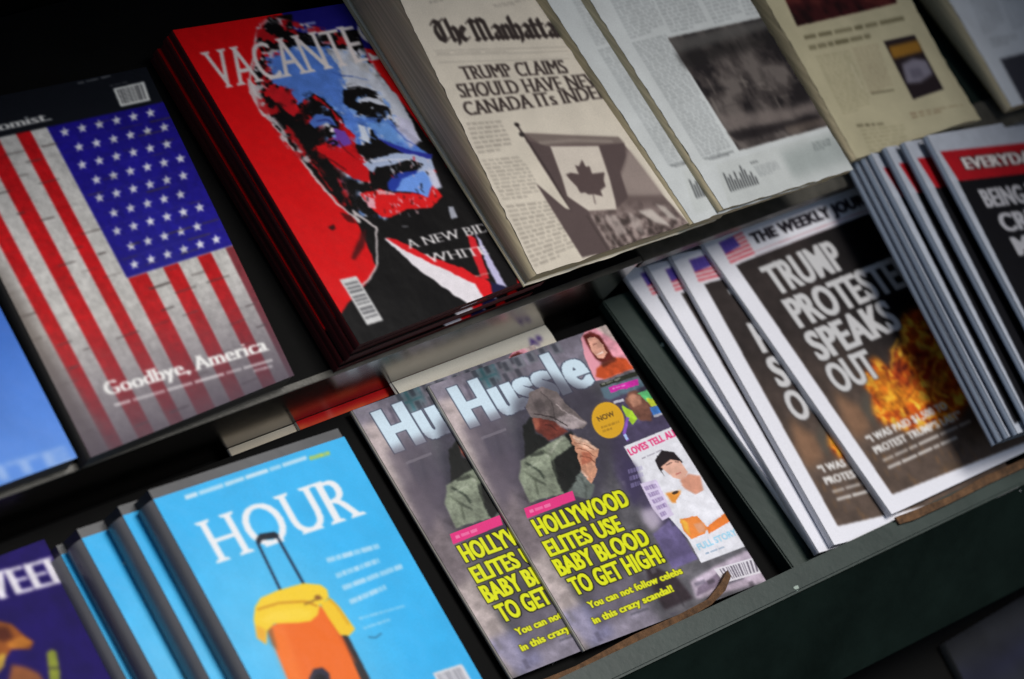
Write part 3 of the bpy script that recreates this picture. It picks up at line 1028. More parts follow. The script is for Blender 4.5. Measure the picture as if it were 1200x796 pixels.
# --- purple magazine at the lower left ---------------------------------------------------
k = Ink([(-0.600, 0.2570), (-0.3960, 0.2560), (-0.4010, -0.006), (-0.605, -0.006)], 0.016, (220, 280), (28, 15, 90))
zp = lambda p: Z(0, 620, 4.525, p)
k.text('WEEK', zp([(-140, 412)])[0], zp([(400, 265)])[0], 33, 'serifb', (224, 220, 230))
k.poly(zp([(-60, 480), (60, 505), (120, 560), (178, 600), (160, 640), (60, 640), (20, 700), (-60, 700)]), (142, 78, 34), 1, soft=1.2)
k.poly(zp([(30, 610), (110, 570), (172, 600), (130, 630), (60, 640)]), (188, 116, 44), 0.9, soft=1.2)
k.poly(zp([(-40, 520), (40, 520), (70, 580), (20, 600), (-40, 580)]), (78, 34, 26), 0.9, soft=2)
k.poly(zp([(-40, 680), (30, 660), (20, 730), (-40, 796)]), (196, 160, 60), 0.9, soft=1.2)
k.poly(zp([(60, 720), (140, 735), (210, 770), (240, 830), (40, 830)]), (150, 90, 46), 0.9, soft=1.5)
k.poly(zp([(246, 660), (270, 640), (298, 650), (316, 760), (316, 830), (264, 830)]), (134, 142, 54), 1, soft=1)
k.poly(zp([(250, 735), (310, 730), (312, 745), (254, 750)]), (60, 60, 50), 0.7, soft=0.6)
k.mottle(18, 0.2, 2)
publication('weekly_magazine', 'purple magazine with white serif title and golden figures in the lower left corner', 'magazine', None, k, 0.018, SATIN, PAGES_D, PAGES_D,
            warp=sag(0.001, 6), bulge=0.001)

# --- magazines lying behind, their top ends showing ----------------------------------------
k = Ink([(-0.198, 0.2783), (0.002, 0.2783), (0.002, 0.006), (-0.198, 0.006)], -0.0070, (60, 80), (214, 204, 184))
k.mottle(8, 0.08, 3)
publication('beige_magazine', 'plain beige magazine behind the suitcase magazine, only its top strip showing', 'magazine', None, k, 0.003, SATIN, PAGES, PAGES)
k = Ink([(-0.1305, 0.2784), (0.0700, 0.2784), (0.0700, 0.006), (-0.1305, 0.006)], -0.0035, (120, 160), (196, 16, 20))
k.poly([(340, 505), (470, 458), (471, 460.5), (341, 507.5)], (236, 196, 90), 0.9)
k.poly([(380, 478), (384, 476), (392, 492), (388, 494)], (220, 120, 110), 0.7)
k.mottle(10, 0.12, 9)
publication('red_magazine', 'bright red magazine behind, only its top edge showing between beige and white ones', 'magazine', None, k, 0.003, GLOSS, PAGES, PAGES)
k = Ink([(-0.0330, 0.2785), (0.1400, 0.2785), (0.1400, 0.006), (-0.0330, 0.006)], 0.0064, (160, 200), (232, 226, 210))
k.text('A*', (622, 408), (638, 402), 10, 'heavy', (64, 40, 120))
k.line([(462, 462), (640, 398)], 1.2, (170, 164, 150), 0.7)
publication('white_magazine', 'white magazine lying behind the celebrity tabloids with purple lettering at its corner', 'magazine', None, k, 0.0035, SATIN, PAGES, PAGES,
            warp=lambda s, t: -0.002 * np.clip((0.05 - t) / 0.05, 0, 1) ** 2, bulge=0.002)
# ------------------------------------------------------------------ lower tier, right bay
# --- broadsheet tabloid with the flames --------------------------------------------------
k = Ink([(0.3097, 0.2886), (0.5400, 0.2886), (0.5600, -0.0083), (0.3298, -0.0083)], 0.045, (330, 420), (232, 232, 240))
z8a = lambda p: Z(880, 270, 3.789, p)
z96 = lambda p: Z(960, 420, 3.979, p)
z72 = lambda p: Z(720, 270, 4.422, p)
z86 = lambda p: Z(860, 230, 7.5, p)
art = [(861, 312), (1090, 224), (1245, 502), (1044, 581)]
m = k.pmask(art)
k.mix(m, (50, 43, 42))
nn = fbm(k.ny, k.nx, 7, 5, 21)
k.mix(m * np.clip((k.Y - 380) / 120, 0, 1) * 0.8, (98, 82, 72))
k.mix(m * np.clip((k.X - 930 - (k.Y - 300) * 0.55) / 90, 0, 1) * np.clip((480 - k.Y) / 120, 0, 1), (10, 10, 13))
k.mix(m * np.clip((nn - 0.5) * 5, 0, 1) * np.clip((k.Y - 360) / 80, 0, 1), (112, 96, 84), 0.25)
k.mix(m * np.clip((nn - 0.55) * 8, 0, 1) * np.clip((k.Y - 520) / 30, 0, 1), (110, 82, 56), 0.3)
k.poly(z96([(60, 150), (120, 196), (190, 230), (240, 330), (175, 392), (100, 290)]), (160, 116, 84), 0.6, soft=4)
k.grain(24, 0.2, m, 77)
k.poly(z96([(200, 140), (320, 150), (330, 260), (250, 320), (190, 240)]), (84, 80, 72), 0.8, soft=2.5)
# flames
fl = z8a([(660, 430), (700, 360), (810, 360), (870, 480), (940, 620), (960, 760), (900, 840), (700, 890), (560, 850), (530, 720), (490, 690), (540, 580), (630, 640), (620, 560), (680, 520)])
fm = k.pmask(fl, 2)
f1 = fbm(k.ny, k.nx, 20, 5, 5, 1.0)
f2 = fbm(k.ny, k.nx, 34, 4, 8, 1.0)
fm = np.clip(blur(fm, 5) * 1.25, 0, 1)
k.mix(fm, (196, 78, 20), 0.95)
k.mix(fm * np.clip((f1 - 0.40) * 9, 0, 1), (236, 120, 24))
k.mix(fm * np.clip((f1 - 0.46) * 12, 0, 1) * np.clip((f2 - 0.38) * 8, 0, 1), (255, 200, 70))
k.mix(fm * np.clip((0.38 - f2) * 9, 0, 1), (84, 20, 12), 0.7)
k.poly(z8a([(700, 520), (780, 540), (840, 620), (880, 730), (800, 720), (720, 640)]), (132, 24, 18), 0.7, soft=3)
k.poly(z8a([(520, 690), (560, 600), (640, 690), (700, 700), (760, 760), (590, 820)]), (228, 148, 34), 0.55, soft=2)
for q in range(26):
    a_ = rng.uniform(560, 880)
    b_ = rng.uniform(560, 800)
    p = z8a([(a_, b_), (a_ + rng.uniform(-25, 40), b_ - rng.uniform(20, 60)), (a_ + rng.uniform(-10, 60), b_ - rng.uniform(50, 110))])
    k.line(p, rng.uniform(1.2, 3.0), (244, 176, 44) if q % 3 else (90, 20, 12), 0.75, soft=0.7)
for q in range(40):
    x_, y_ = rng.uniform(1010, 1150), rng.uniform(520, 570)
    k.line([(x_, y_), (x_ + 4, y_ + 9)], rng.uniform(1, 2.4), (140, 100, 60), 0.35, soft=0.8)
k.grain(44, 0.35, fm, 71)
k.shift(0.8, 60, fm, 72)
# keep the white border clean
border = 1 - m
k.mix(border, (232, 232, 240))
# head of the page
k.poly(z72([(535, 70), (655, 14), (728, 135), (600, 186)]), (236, 222, 226), 1)
for i in range(6):
    t0, t1 = (i * 2) / 12, (i * 2 + 1) / 12

    def B(s, t):
        a, b, c, d = z72([(535, 70), (655, 14), (728, 135), (600, 186)])
        x = [(a[j] * (1 - s) + b[j] * s) * (1 - t) + (d[j] * (1 - s) + c[j] * s) * t for j in (0, 1)]
        return tuple(x)
    k.poly([B(0, t0), B(1, t0), B(1, t1), B(0, t1)], (226, 84, 100), 0.95)
k.poly([B(0, 0), B(0.60, 0), B(0.66, 0.44), B(0.02, 0.52)], (84, 66, 158), 1)
for i in range(3):
    for j in range(4):
        k.ell(*B(0.09 + j * 0.14, 0.1 + i * 0.14), 0.6, 0.6, 0, (220, 214, 240), 0.6)
p0, p1 = z86([(170, 432), (1160, 78)])
ext = (p0[0] + (p1[0] - p0[0]) * 1.21, p0[1] + (p1[1] - p0[1]) * 1.21)
k.text('THE WEEKLY JOURNAL', p0, ext, 13.5, 'heavy', (26, 22, 30), shear=0.1)
k.line([(882, 297), (1075, 226)], 1.0, (190, 120, 130), 0.8)
k.line([(883, 302), (1078, 229)], 0.8, (120, 90, 96), 0.7)
for s_, a_, b_, c_ in (('TRUMP', (112, 292), (418, 172), 37), ('PROTESTER', (212, 438), (745, 228), 37), ('SPEAKS', (304, 586), (660, 438), 37), ('OUT', (388, 728), (572, 652), 36)):
    p = z8a([a_, b_])
    k.text(s_, p[0], p[1], c_ * 1.03, 'heavy', (206, 205, 206), outline=(30, 26, 26), ow=0.8)
p = z96([(228, 402), (592, 240)])
k.text('“I WAS PAID $1,500 TO', p[0], p[1], 9.5, 'heavy', (232, 230, 228))
p = z96([(262, 452), (662, 282)])
k.text('PROTEST TRUMP’S LAST”', p[0], p[1], 9.5, 'heavy', (232, 230, 228))
k.greek(z96([(288, 472), (694, 288), (702, 308), (296, 492)]), 1, (220, 216, 212), 0.85, 0.7, seed=4, gap=-0.4, last=1.0)
k.greek(z96([(312, 506), (640, 360), (648, 380), (320, 526)]), 1, (220, 216, 212), 0.85, 0.7, seed=5, gap=-0.4, last=1.0)
wkA = publication('tabloid_newspaper', 'white bordered tabloid with flames on its black cover, topmost of the fan beside the divider', 'newspaper', 'flame cover tabloids', k, 0.0035,
                  SATIN, TPAGES_W, TPAGES_W, warp=lambda s, t: sag(0.003, 12)(s, t) + 0.0025 * np.clip((0.12 - s) / 0.12, 0, 1) ** 2 * t, bulge=0.0008)
copy_of(wkA, 'flame cover tabloid second from the top, one column of white letters showing', -0.0700, -0.0020, -0.0065, -0.120)
copy_of(wkA, 'flame cover tabloid third from the top, narrow black strip showing beside white margin', -0.0838, -0.0015, -0.0130, -0.0840)
copy_of(wkA, 'lowest flame cover tabloid, only a thin white edge beside the green divider', -0.0780, 0.004, -0.0195, 0.0120)

# --- stack of red banner tabloids at the right edge ---------------------------------------
k = Ink([(0.5441, 0.2833), (0.8050, 0.2833), (0.7720, -0.010), (0.5115, -0.010)], 0.125, (300, 380), (178, 184, 196))
k.ws = -0.080
k.redo()
z10 = lambda p: Z(1080, 130, 3.79, p)
z7a = lambda p: Z(980, 130, 2.95, p)
k.poly(z10([(158, 316), (700, 250), (1150, 980), (668, 1310)]), (20, 20, 24), 1)
k.poly(z10([(78, 186), (455, 145), (720, 118), (790, 240), (455, 282), (162, 316)]), (168, 24, 34), 1)
p = z10([(196, 262), (760, 202)])
k.text('EVERYDAY NEWS', p[0], p[1], 14.5, 'heavy', (222, 216, 214), outline=(40, 20, 24), ow=1.2)
for s_, a_, b_, in (('BEING W', (288, 432), (560, 398)), ('CRISES', (366, 540), (640, 500)), ('MAKE', (430, 645), (690, 600)), ('SHIFT', (500, 760), (760, 715))):
    p = z10([a_, b_])
    k.text(s_, p[0], p[1], 23, 'heavy', (186, 186, 192))
k.mottle(30, 0.06, 8)
evA = publication('red_banner_tabloid', 'topmost red banner tabloid with black front page at the right edge', 'newspaper', 'red banner tabloids', k, 0.0053,
                  SATIN, TPAGES, TPAGES, warp=sag(0.002, 2), bulge=0.003)
ev_pos = [(0.5184, 0.2868, 0.1195), (0.4998, 0.29, 0.114), (0.4865, 0.2927, 0.1085), (0.4804, 0.2942, 0.103), (0.4762, 0.2951, 0.0975), (0.4738, 0.2954, 0.092)]
ev_lab = ['red banner tabloid second from the top of its stack, black strip and red corner showing',
          'red banner tabloid third from the top of its stack, dark strip between white margins',
          'red banner tabloid in the middle of its stack with a thin black line showing',
          'red banner tabloid fifth from the top, a narrow white margin in the stack',
          'red banner tabloid sixth from the top, folded edge near the flame cover tabloid',
          'lowest visible red banner tabloid, folded blue grey edge against the flame cover tabloid']
for (a, b, c), lab in zip(ev_pos, ev_lab):
    copy_of(evA, lab, a - 0.5441, b - 0.2833, c - 0.125, random.uniform(-0.008, 0.008))

# --- cardboard liners standing behind the front rail ---------------------------------------


def liner(name, pts, th, z0, label):
    """corrugated strip following pts (u, v, w of its face), th wide up the slope, resting on w=z0"""
    V, F = [], []
    for i, (u, v, hh) in enumerate(pts):
        j = 0.0012 * math.sin(i * 2.3)
        V += [(u, v, z0), (u, v + th + j, z0), (u, v + th + j, hh), (u, v, hh)]
    n = len(pts)
    for i in range(n - 1):
        a, b = i * 4, i * 4 + 4
        for j in range(4):
            F.append((a + j, a + (j + 1) % 4, b + (j + 1) % 4, b + j))
    F += [(3, 2, 1, 0), tuple(range(n * 4 - 4, n * 4))]
    e = empty(name, pts[0][0], pts[0][1], z0, label, 'cardboard')
    V = [(x - pts[0][0], y - pts[0][1], z - z0) for x, y, z in V]
    mesh_obj('cardboard_strip', V, F, CARD, e)
    return e


liner('cardboard_liner', [(-0.20, -0.0120, 0.024), (-0.10, -0.0110, 0.024), (-0.03, -0.0118, 0.023), (0.04, -0.0105, 0.022), (0.09, -0.0110, 0.022), (0.125, -0.0085, 0.023), (0.145, -0.003, 0.024), (0.158, 0.006, 0.0245)],
      0.0065, 0.0165, 'curled brown cardboard strip along the front rail below the celebrity tabloids')
liner('cardboard_liner', [(0.333, -0.0190, 0.0478), (0.350, -0.0212, 0.0485), (0.40, -0.0216, 0.0485), (0.45, -0.0208, 0.0482), (0.52, -0.0214, 0.0485), (0.60, -0.0208, 0.0482), (0.75, -0.0210, 0.0482)],
      0.0072, 0.0455, 'brown cardboard strip along the front rail below the flame cover tabloids')

# --- dim magazines on the bottom shelf -------------------------------------------------------
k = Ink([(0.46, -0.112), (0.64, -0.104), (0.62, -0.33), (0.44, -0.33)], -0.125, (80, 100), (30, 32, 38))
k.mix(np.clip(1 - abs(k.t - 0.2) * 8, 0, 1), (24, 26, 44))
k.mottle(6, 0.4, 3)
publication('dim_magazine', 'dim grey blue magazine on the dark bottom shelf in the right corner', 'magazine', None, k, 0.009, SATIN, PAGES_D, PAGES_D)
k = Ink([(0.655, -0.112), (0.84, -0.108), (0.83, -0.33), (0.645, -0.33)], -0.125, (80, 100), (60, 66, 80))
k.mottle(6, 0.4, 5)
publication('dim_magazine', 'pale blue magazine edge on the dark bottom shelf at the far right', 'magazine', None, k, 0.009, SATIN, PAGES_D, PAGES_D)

# ------------------------------------------------------------------ upper tier
# --- blue cover at the left edge --------------------------------------------------------------
k = Ink([(-0.585, 0.560), (-0.3760, 0.560), (-0.3846, 0.2817), (-0.590, 0.2822)], 0.1, (160, 220), (62, 112, 204))
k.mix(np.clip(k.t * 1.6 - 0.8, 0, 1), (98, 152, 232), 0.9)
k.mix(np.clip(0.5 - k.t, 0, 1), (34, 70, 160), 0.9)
zb = lambda p: Z(0, 500, 4.286, p)
k.text('SUITE', zb([(-330, 370)])[0], zb([(360, 168)])[0], 17, 'bold', (178, 200, 236), a=0.6)
k.mottle(5, 0.08, 2)
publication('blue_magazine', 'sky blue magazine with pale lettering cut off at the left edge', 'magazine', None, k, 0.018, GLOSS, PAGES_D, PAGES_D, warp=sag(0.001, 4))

# --- flag on a brick wall ------------------------------------------------------------------------
k = Ink([(-0.3613, 0.5885), (-0.1548, 0.5734), (-0.1797, 0.2836), (-0.3746, 0.2780)], 0.1, (320, 460), (205, 202, 198))
s, t = k.s, k.t
can = 0.471 + 0.048 * (t - 0.12)
edges = [-0.09, -0.015, 0.062, 0.131, 0.202, 0.28, 0.355]
for i, e_ in enumerate(edges):
    off = 0.047 * (t - 0.53)
    if i % 2 == 0:
        mm = np.clip((s - (e_ + off)) * 300, 0, 1) * np.clip((edges[i + 1] + off - s) * 300 if i + 1 < len(edges) else (can - 0.07 - s) * 300, 0, 1)
        k.mix(mm, (198, 18, 26))
for a_, b_ in ((0.497, 0.588), (0.661, 0.736), (0.825, 0.894)):
    off = 0.03 * (t - 0.57)
    mm = np.clip((s - a_ - off) * 300, 0, 1) * np.clip((b_ + off - s) * 300, 0, 1) * np.clip((t - 0.588) * 300, 0, 1)
    k.mix(mm, (198, 18, 26))
k.mix(np.clip((s - 0.962 - 0.03 * (t - 0.57)) * 300, 0, 1) * np.clip((t - 0.588) * 300, 0, 1), (120, 30, 40), 0.9)
cm = np.clip((s - can) * 300, 0, 1) * np.clip((0.589 - t) * 300, 0, 1)
k.mix(cm, (30, 20, 138))
k.mix(cm * np.clip(0.35 - abs(s - 0.75), 0, 1) * 2 * np.clip(t * 1.4, 0, 1), (48, 60, 176), 0.5)
# stars in staggered columns
for i in range(6):
    for j in range(9):
        sx = 0.535 + i * 0.078 + (0.026 if j % 2 else 0) + 0.02 * (j / 9)
        ty = 0.142 + j * 0.052
        if sx > 0.96:
            continue
        cx, cy = k.px(np.float64(sx), np.float64(ty))
        pts = []
        for q in range(10):
            rr = 6.4 if q % 2 == 0 else 2.7
            an = -math.pi / 2 + q * math.pi / 5 - 0.2
            pts.append((float(cx) + rr * math.cos(an), float(cy) + rr * 1.02 * math.sin(an)))
        k.poly(pts, (226, 226, 236))
# bricks under the paint
rows = 30
for j in range(2, rows):
    r0 = j / rows
    for i in range(6):
        if rng.random() < 0.34:
            s0 = (i + (0.5 if j % 2 else 0)) / 6 + rng.uniform(-0.02, 0.02)
            L = rng.uniform(0.03, 0.11)
            P = [k.px(np.float64(a), np.float64(b)) for a, b in ((s0, r0), (s0 + L, r0), (s0 + L, r0 + 0.0045), (s0, r0 + 0.0045))]
            k.poly([(float(a), float(b)) for a, b in P], (70, 60, 58), rng.uniform(0.25, 0.85))
br = ((t * rows) % 1.0 < 0.08) * 0.10
k.mix(br, (120, 110, 104))
k.mottle(60, 0.16, 31)
k.mottle(8, 0.10, 32)
# grey brick wall at the left side; darker towards the bottom
k.mix(np.clip((0.05 + 0.10 * (t - 0.3) - s) * 14, 0, 1) * np.clip((t - 0.1) * 2, 0, 1), (116, 106, 100), 0.85)
k.mix(np.clip((t - 0.66) * 3.0, 0, 1), (70, 61, 74), 0.84)
k.mix(np.clip((0.118 - t) * 500, 0, 1), (20, 23, 30))
k.text('Economist.' [2:], (-27, 160), (58, 141.5), 10.5, 'serifb', (226, 224, 220))
k.greek([(90, 97), (162, 80), (163, 83), (91, 100)], 1, (170, 170, 170), 0.7, 0.6)
k.greek([(128, 100), (166, 91), (167, 94), (129, 103)], 1, (130, 130, 130), 0.5, 0.6)
k.bars([(132, 104.5), (168.5, 96), (176, 118.5), (141, 126)], 11, (224, 224, 220), (60, 60, 64))
k.text('Goodbye, America', (125, 465), (312, 412), 16.5, 'serifb', (238, 236, 234))
k.greek([(133, 474), (318, 421), (319, 425), (134, 478)], 1, (226, 220, 222), 0.8, 0.8, gap=-0.5, last=1.0)
k.greek([(296, 434), (318, 428), (319, 432), (297, 438)], 1, (214, 208, 212), 0.7, 0.8, gap=-0.5, last=1.0)
publication('flag_magazine', 'magazine with a painted flag on brick and black header, beside the red portrait magazines', 'magazine', None, k, 0.0185, GLOSS, PAGES_D, PAGES_D,
            warp=sag(0.0015, 9), bulge=0.002)

# --- red, black and blue portrait -------------------------------------------------------------------
k = Ink([(-0.1315, 0.5869), (0.0800, 0.5640), (0.0850, 0.2850), (-0.1280, 0.2809)], 0.125, (330, 460), (214, 12, 18))
z2 = lambda p: Z(160, 0, 3.06, p)
zf = lambda p: Z(280, 60, 3.98, p)
zg = lambda p: Z(380, 180, 3.98, p)
BK = (9, 8, 10)
k.rough(0.75, 40, 7)
def features(k):
    """eyes, brows, nose and mouth of the printed portrait"""
    k.poly(zf([(325, 335), (360, 295), (430, 310), (455, 352), (405, 335), (352, 362)]), (76, 110, 190), 1, soft=0.4)
    k.line(zf([(360, 330), (410, 320), (440, 345)]), 1.5, (40, 50, 120), 0.9, soft=0.3)
    k.ell(*zf([(432, 370)])[0], 2.6, 2.6, 0, (236, 226, 232))
    k.poly(zf([(440, 362), (490, 375), (525, 435), (470, 452), (408, 425), (450, 405)]), (112, 66, 168), 1, soft=0.6)
    k.line(zf([(410, 430), (440, 418), (460, 436), (430, 440)]), 2.4, BK)
    k.poly(zf([(484, 188), (530, 180), (600, 180), (650, 208), (600, 204), (552, 214), (536, 240), (560, 286), (538, 276), (488, 247)]), BK, 1, soft=0.2)
    k.poly(zf([(556, 262), (574, 246), (612, 242), (650, 262), (694, 282), (645, 276), (622, 302), (586, 302), (566, 284)]), BK, 1, soft=0.2)
    k.ell(*zf([(618, 268)])[0], 1.6, 1.3, 0, (214, 220, 234))
    k.poly(zf([(550, 228), (600, 216), (650, 228), (690, 262), (640, 250), (600, 236), (562, 246)]), (206, 210, 224), 0.95, soft=0.3)
    k.poly(zf([(555, 345), (612, 368), (605, 432), (572, 418)]), (206, 214, 230), 1, soft=0.6)
    k.poly(zf([(545, 445), (600, 440), (640, 420), (692, 435), (682, 490), (620, 505), (560, 480)]), BK, 1, soft=0.4)
    k.poly(zf([(600, 520), (700, 488), (800, 490), (890, 500), (912, 560), (860, 590), (740, 565), (640, 560)]), (170, 184, 214), 1, soft=0.8)
    k.poly(zf([(600, 510), (640, 520), (650, 560), (600, 560)]), (220, 206, 214), 0.9, soft=1)
    k.poly(zf([(610, 640), (630, 560), (700, 545), (790, 510), (858, 532), (830, 560), (760, 568), (700, 600), (680, 640)]), BK, 1, soft=0.4)
    k.poly(zf([(640, 405), (800, 470), (900, 485), (890, 505), (800, 498), (690, 440)]), (40, 48, 150), 1, soft=0.5)
    k.poly(zf([(680, 605), (760, 562), (835, 560), (780, 620), (700, 655)]), (28, 44, 140), 1, soft=0.5)
    k.poly(zf([(760, 600), (850, 562), (905, 600), (880, 690), (830, 660), (720, 655)]), (112, 156, 236), 1, soft=0.5)
    k.poly(zf([(860, 560), (905, 560), (920, 640), (890, 640)]), (206, 206, 226), 0.9, soft=1)
    k.poly(zg([(165, 190), (260, 170), (330, 188), (400, 186), (470, 200), (480, 120), (548, 202), (500, 255), (380, 262), (310, 300), (270, 300), (210, 250)]), (222, 22, 26), 1, soft=0.3)
    k.poly(zg([(180, 190), (230, 215), (240, 260), (205, 255)]), (232, 176, 190), 0.9, soft=0.7)
    k.poly(zg([(230, 172), (320, 182), (330, 200), (250, 200)]), (236, 190, 196), 0.8, soft=0.8)
    k.poly(zg([(300, 240), (335, 260), (310, 280), (280, 270)]), (240, 180, 180), 0.6, soft=0.6)
    k.poly(zg([(575, 250), (600, 250), (620, 300), (590, 310)]), (196, 200, 214), 0.8, soft=0.8)
    k.poly(zg([(165, 190), (260, 170), (330, 188), (400, 186), (470, 200), (480, 120), (548, 202), (500, 255), (380, 262), (310, 300), (270, 300), (210, 250)]), (222, 22, 26), 1, soft=0.3)
    k.poly(zg([(180, 190), (230, 215), (240, 260), (205, 255)]), (232, 176, 190), 0.9, soft=0.7)
    k.poly(zg([(240, 172), (320, 182), (330, 196), (250, 196)]), (236, 190, 196), 0.8, soft=0.8)
    k.poly(zg([(290, 130), (370, 85), (440, 95), (480, 130), (470, 200), (400, 182), (330, 186), (300, 165)]), (36, 60, 160), 1, soft=0.5)
    k.poly(zg([(360, 120), (460, 85), (510, 130), (480, 210), (430, 185), (330, 180)]), (112, 156, 236), 1, soft=0.5)
    k.poly(zg([(470, 80), (510, 80), (545, 160), (510, 170)]), (206, 206, 226), 0.9, soft=1)
    k.poly(zg([(0, 0), (90, 0), (200, 60), (215, 140), (140, 120), (30, 50)]), (206, 16, 24), 1, soft=0.3)
    k.poly(zg([(175, 50), (330, 0), (420, 10), (490, 30), (440, 70), (340, 40), (220, 90)]), (170, 184, 214), 1, soft=0.8)
    k.poly(zg([(215, 150), (235, 70), (300, 60), (400, 30), (460, 55), (400, 85), (330, 95), (280, 150)]), BK, 1, soft=0.4)


k.poly([(318, 0), (560, 0), (600, 200), (440, 60), (345, 38)], (24, 20, 110), 1)
k.poly(z2([(455, 95), (475, 60), (555, 52), (560, 112), (640, 128), (790, 110), (830, 220), (918, 330), (1090, 560), (1300, 1000), (918, 1100), (790, 800), (700, 700),
           (600, 590), (540, 510), (470, 420), (430, 330), (415, 260), (450, 200), (430, 150)]), BK, 1)
k.poly([(430, 28), (520, 150), (700, 480), (760, 480), (600, 130), (480, 20)], BK, 1)
k.poly(zf([(120, 20), (250, -20), (420, -20), (500, 60), (505, 190), (495, 260), (575, 310), (700, 320), (800, 420), (900, 500), (880, 520), (700, 445), (640, 400), (600, 350), (575, 450),
           (545, 430), (480, 320), (400, 230), (345, 200), (275, 255), (240, 190), (150, 150)]), (82, 124, 208), 1)
k.poly(zf([(400, -10), (530, -10), (640, 100), (740, 220), (810, 340), (850, 430), (720, 330), (690, 260), (600, 180), (500, 170), (470, 90)]), (196, 200, 212), 1, soft=0.6)
k.poly(zf([(720, 300), (800, 330), (840, 420), (800, 460), (740, 400)]), (198, 196, 222), 0.9, soft=1.5)
k.poly(zf([(500, 30), (540, 20), (660, 110), (640, 130), (560, 90)]), (186, 186, 190), 0.8, soft=1)
k.poly(zf([(590, 340), (700, 330), (790, 430), (700, 430)]), (110, 160, 226), 0.8, soft=1.5)
k.poly(zf([(110, 165), (235, 178), (285, 285), (255, 310), (165, 240)]), (190, 22, 32), 1, soft=0.4)
k.poly(zf([(350, 205), (400, 240), (470, 320), (540, 400), (548, 465), (600, 520), (612, 622), (540, 592), (430, 520), (345, 452), (400, 420), (440, 380), (380, 290), (320, 270)]), (206, 16, 24), 1, soft=0.3)
k.poly(zf([(275, 265), (340, 220), (420, 270), (470, 350), (440, 400), (380, 440), (330, 450), (290, 380)]), BK, 1, soft=0.4)
k.poly(zf([(325, 335), (360, 295), (430, 310), (455, 352), (405, 335), (352, 362)]), (76, 110, 190), 1, soft=0.4)
k.line(zf([(360, 330), (410, 320), (440, 345)]), 1.5, (40, 50, 120), 0.9, soft=0.3)
k.ell(*zf([(432, 370)])[0], 2.6, 2.6, 0, (236, 226, 232))
k.poly(zf([(440, 362), (490, 375), (525, 435), (470, 452), (408, 425), (450, 405)]), (112, 66, 168), 1, soft=0.6)
k.line(zf([(410, 430), (440, 418), (460, 436), (430, 440)]), 2.4, BK)
k.poly(zf([(484, 188), (530, 180), (600, 180), (650, 208), (600, 204), (552, 214), (536, 240), (560, 286), (538, 276), (488, 247)]), BK, 1, soft=0.2)
k.poly(zf([(556, 262), (574, 246), (612, 242), (650, 262), (694, 282), (645, 276), (622, 302), (586, 302), (566, 284)]), BK, 1, soft=0.2)
k.ell(*zf([(618, 268)])[0], 1.6, 1.3, 0, (214, 220, 234))
k.poly(zf([(550, 228), (600, 216), (650, 228), (690, 262), (640, 250), (600, 236), (562, 246)]), (206, 210, 224), 0.95, soft=0.3)
k.poly(zf([(640, 318), (670, 322), (650, 335)]), BK, 1, soft=0.4)
k.poly(zf([(555, 345), (612, 368), (605, 432), (572, 418)]), (206, 214, 230), 1, soft=0.6)
k.poly(zf([(545, 445), (600, 440), (640, 420), (692, 435), (682, 490), (620, 505), (560, 480)]), BK, 1, soft=0.4)
k.poly(zf([(600, 520), (700, 488), (800, 490), (890, 500), (912, 560), (860, 590), (740, 565), (640, 560)]), (170, 184, 214), 1, soft=0.8)
k.poly(zf([(600, 510), (640, 520), (650, 560), (600, 560)]), (220, 206, 214), 0.9, soft=1)
k.poly(zf([(610, 640), (630, 560), (700, 545), (790, 510), (858, 532), (830, 560), (760, 568), (700, 600), (680, 640)]), BK, 1, soft=0.4)
k.poly(zf([(640, 405), (800, 470), (900, 485), (890, 505), (800, 498), (690, 440)]), (40, 48, 150), 1, soft=0.5)
k.poly(zf([(680, 605), (760, 562), (835, 560), (780, 620), (700, 655)]), (28, 44, 140), 1, soft=0.5)
k.poly(zf([(760, 600), (850, 562), (905, 600), (880, 690), (830, 660), (720, 655)]), (112, 156, 236), 1, soft=0.5)
k.poly(zf([(860, 560), (905, 560), (920, 640), (890, 640)]), (206, 206, 226), 0.9, soft=1)
k.poly(zg([(165, 190), (260, 170), (330, 188), (400, 186), (470, 200), (480, 120), (548, 202), (500, 255), (380, 262), (310, 300), (270, 300), (210, 250)]), (222, 22, 26), 1, soft=0.3)
k.poly(zg([(180, 190), (230, 215), (240, 260), (205, 255)]), (232, 176, 190), 0.9, soft=0.7)
k.poly(zg([(230, 172), (320, 182), (330, 200), (250, 200)]), (236, 190, 196), 0.8, soft=0.8)
k.poly(zg([(300, 240), (335, 260), (310, 280), (280, 270)]), (240, 180, 180), 0.6, soft=0.6)
k.poly(zg([(575, 250), (600, 250), (620, 300), (590, 310)]), (196, 200, 214), 0.8, soft=0.8)
# collar line of the red field and coat
k.poly(zg([(0, 170), (130, 270), (240, 350), (246, 520), (200, 605), (110, 700), (70, 760), (110, 1000), (900, 800), (900, 300), (560, 60), (420, 160), (180, 200), (60, 90)]), BK, 1)
k.poly(zf([(600, 640), (880, 520), (960, 640), (820, 700), (640, 790)]), BK, 0.0)
k.poly(zg([(165, 190), (260, 170), (330, 188), (400, 186), (470, 200), (480, 120), (548, 202), (500, 255), (380, 262), (310, 300), (270, 300), (210, 250)]), (222, 22, 26), 1, soft=0.3)
k.poly(zg([(180, 190), (230, 215), (240, 260), (205, 255)]), (232, 176, 190), 0.9, soft=0.7)
k.poly(zg([(240, 172), (320, 182), (330, 196), (250, 196)]), (236, 190, 196), 0.8, soft=0.8)
k.poly(zg([(290, 130), (370, 85), (440, 95), (480, 130), (470, 200), (400, 182), (330, 186), (300, 165)]), (36, 60, 160), 1, soft=0.5)
k.poly(zg([(360, 120), (460, 85), (510, 130), (480, 210), (430, 185), (330, 180)]), (112, 156, 236), 1, soft=0.5)
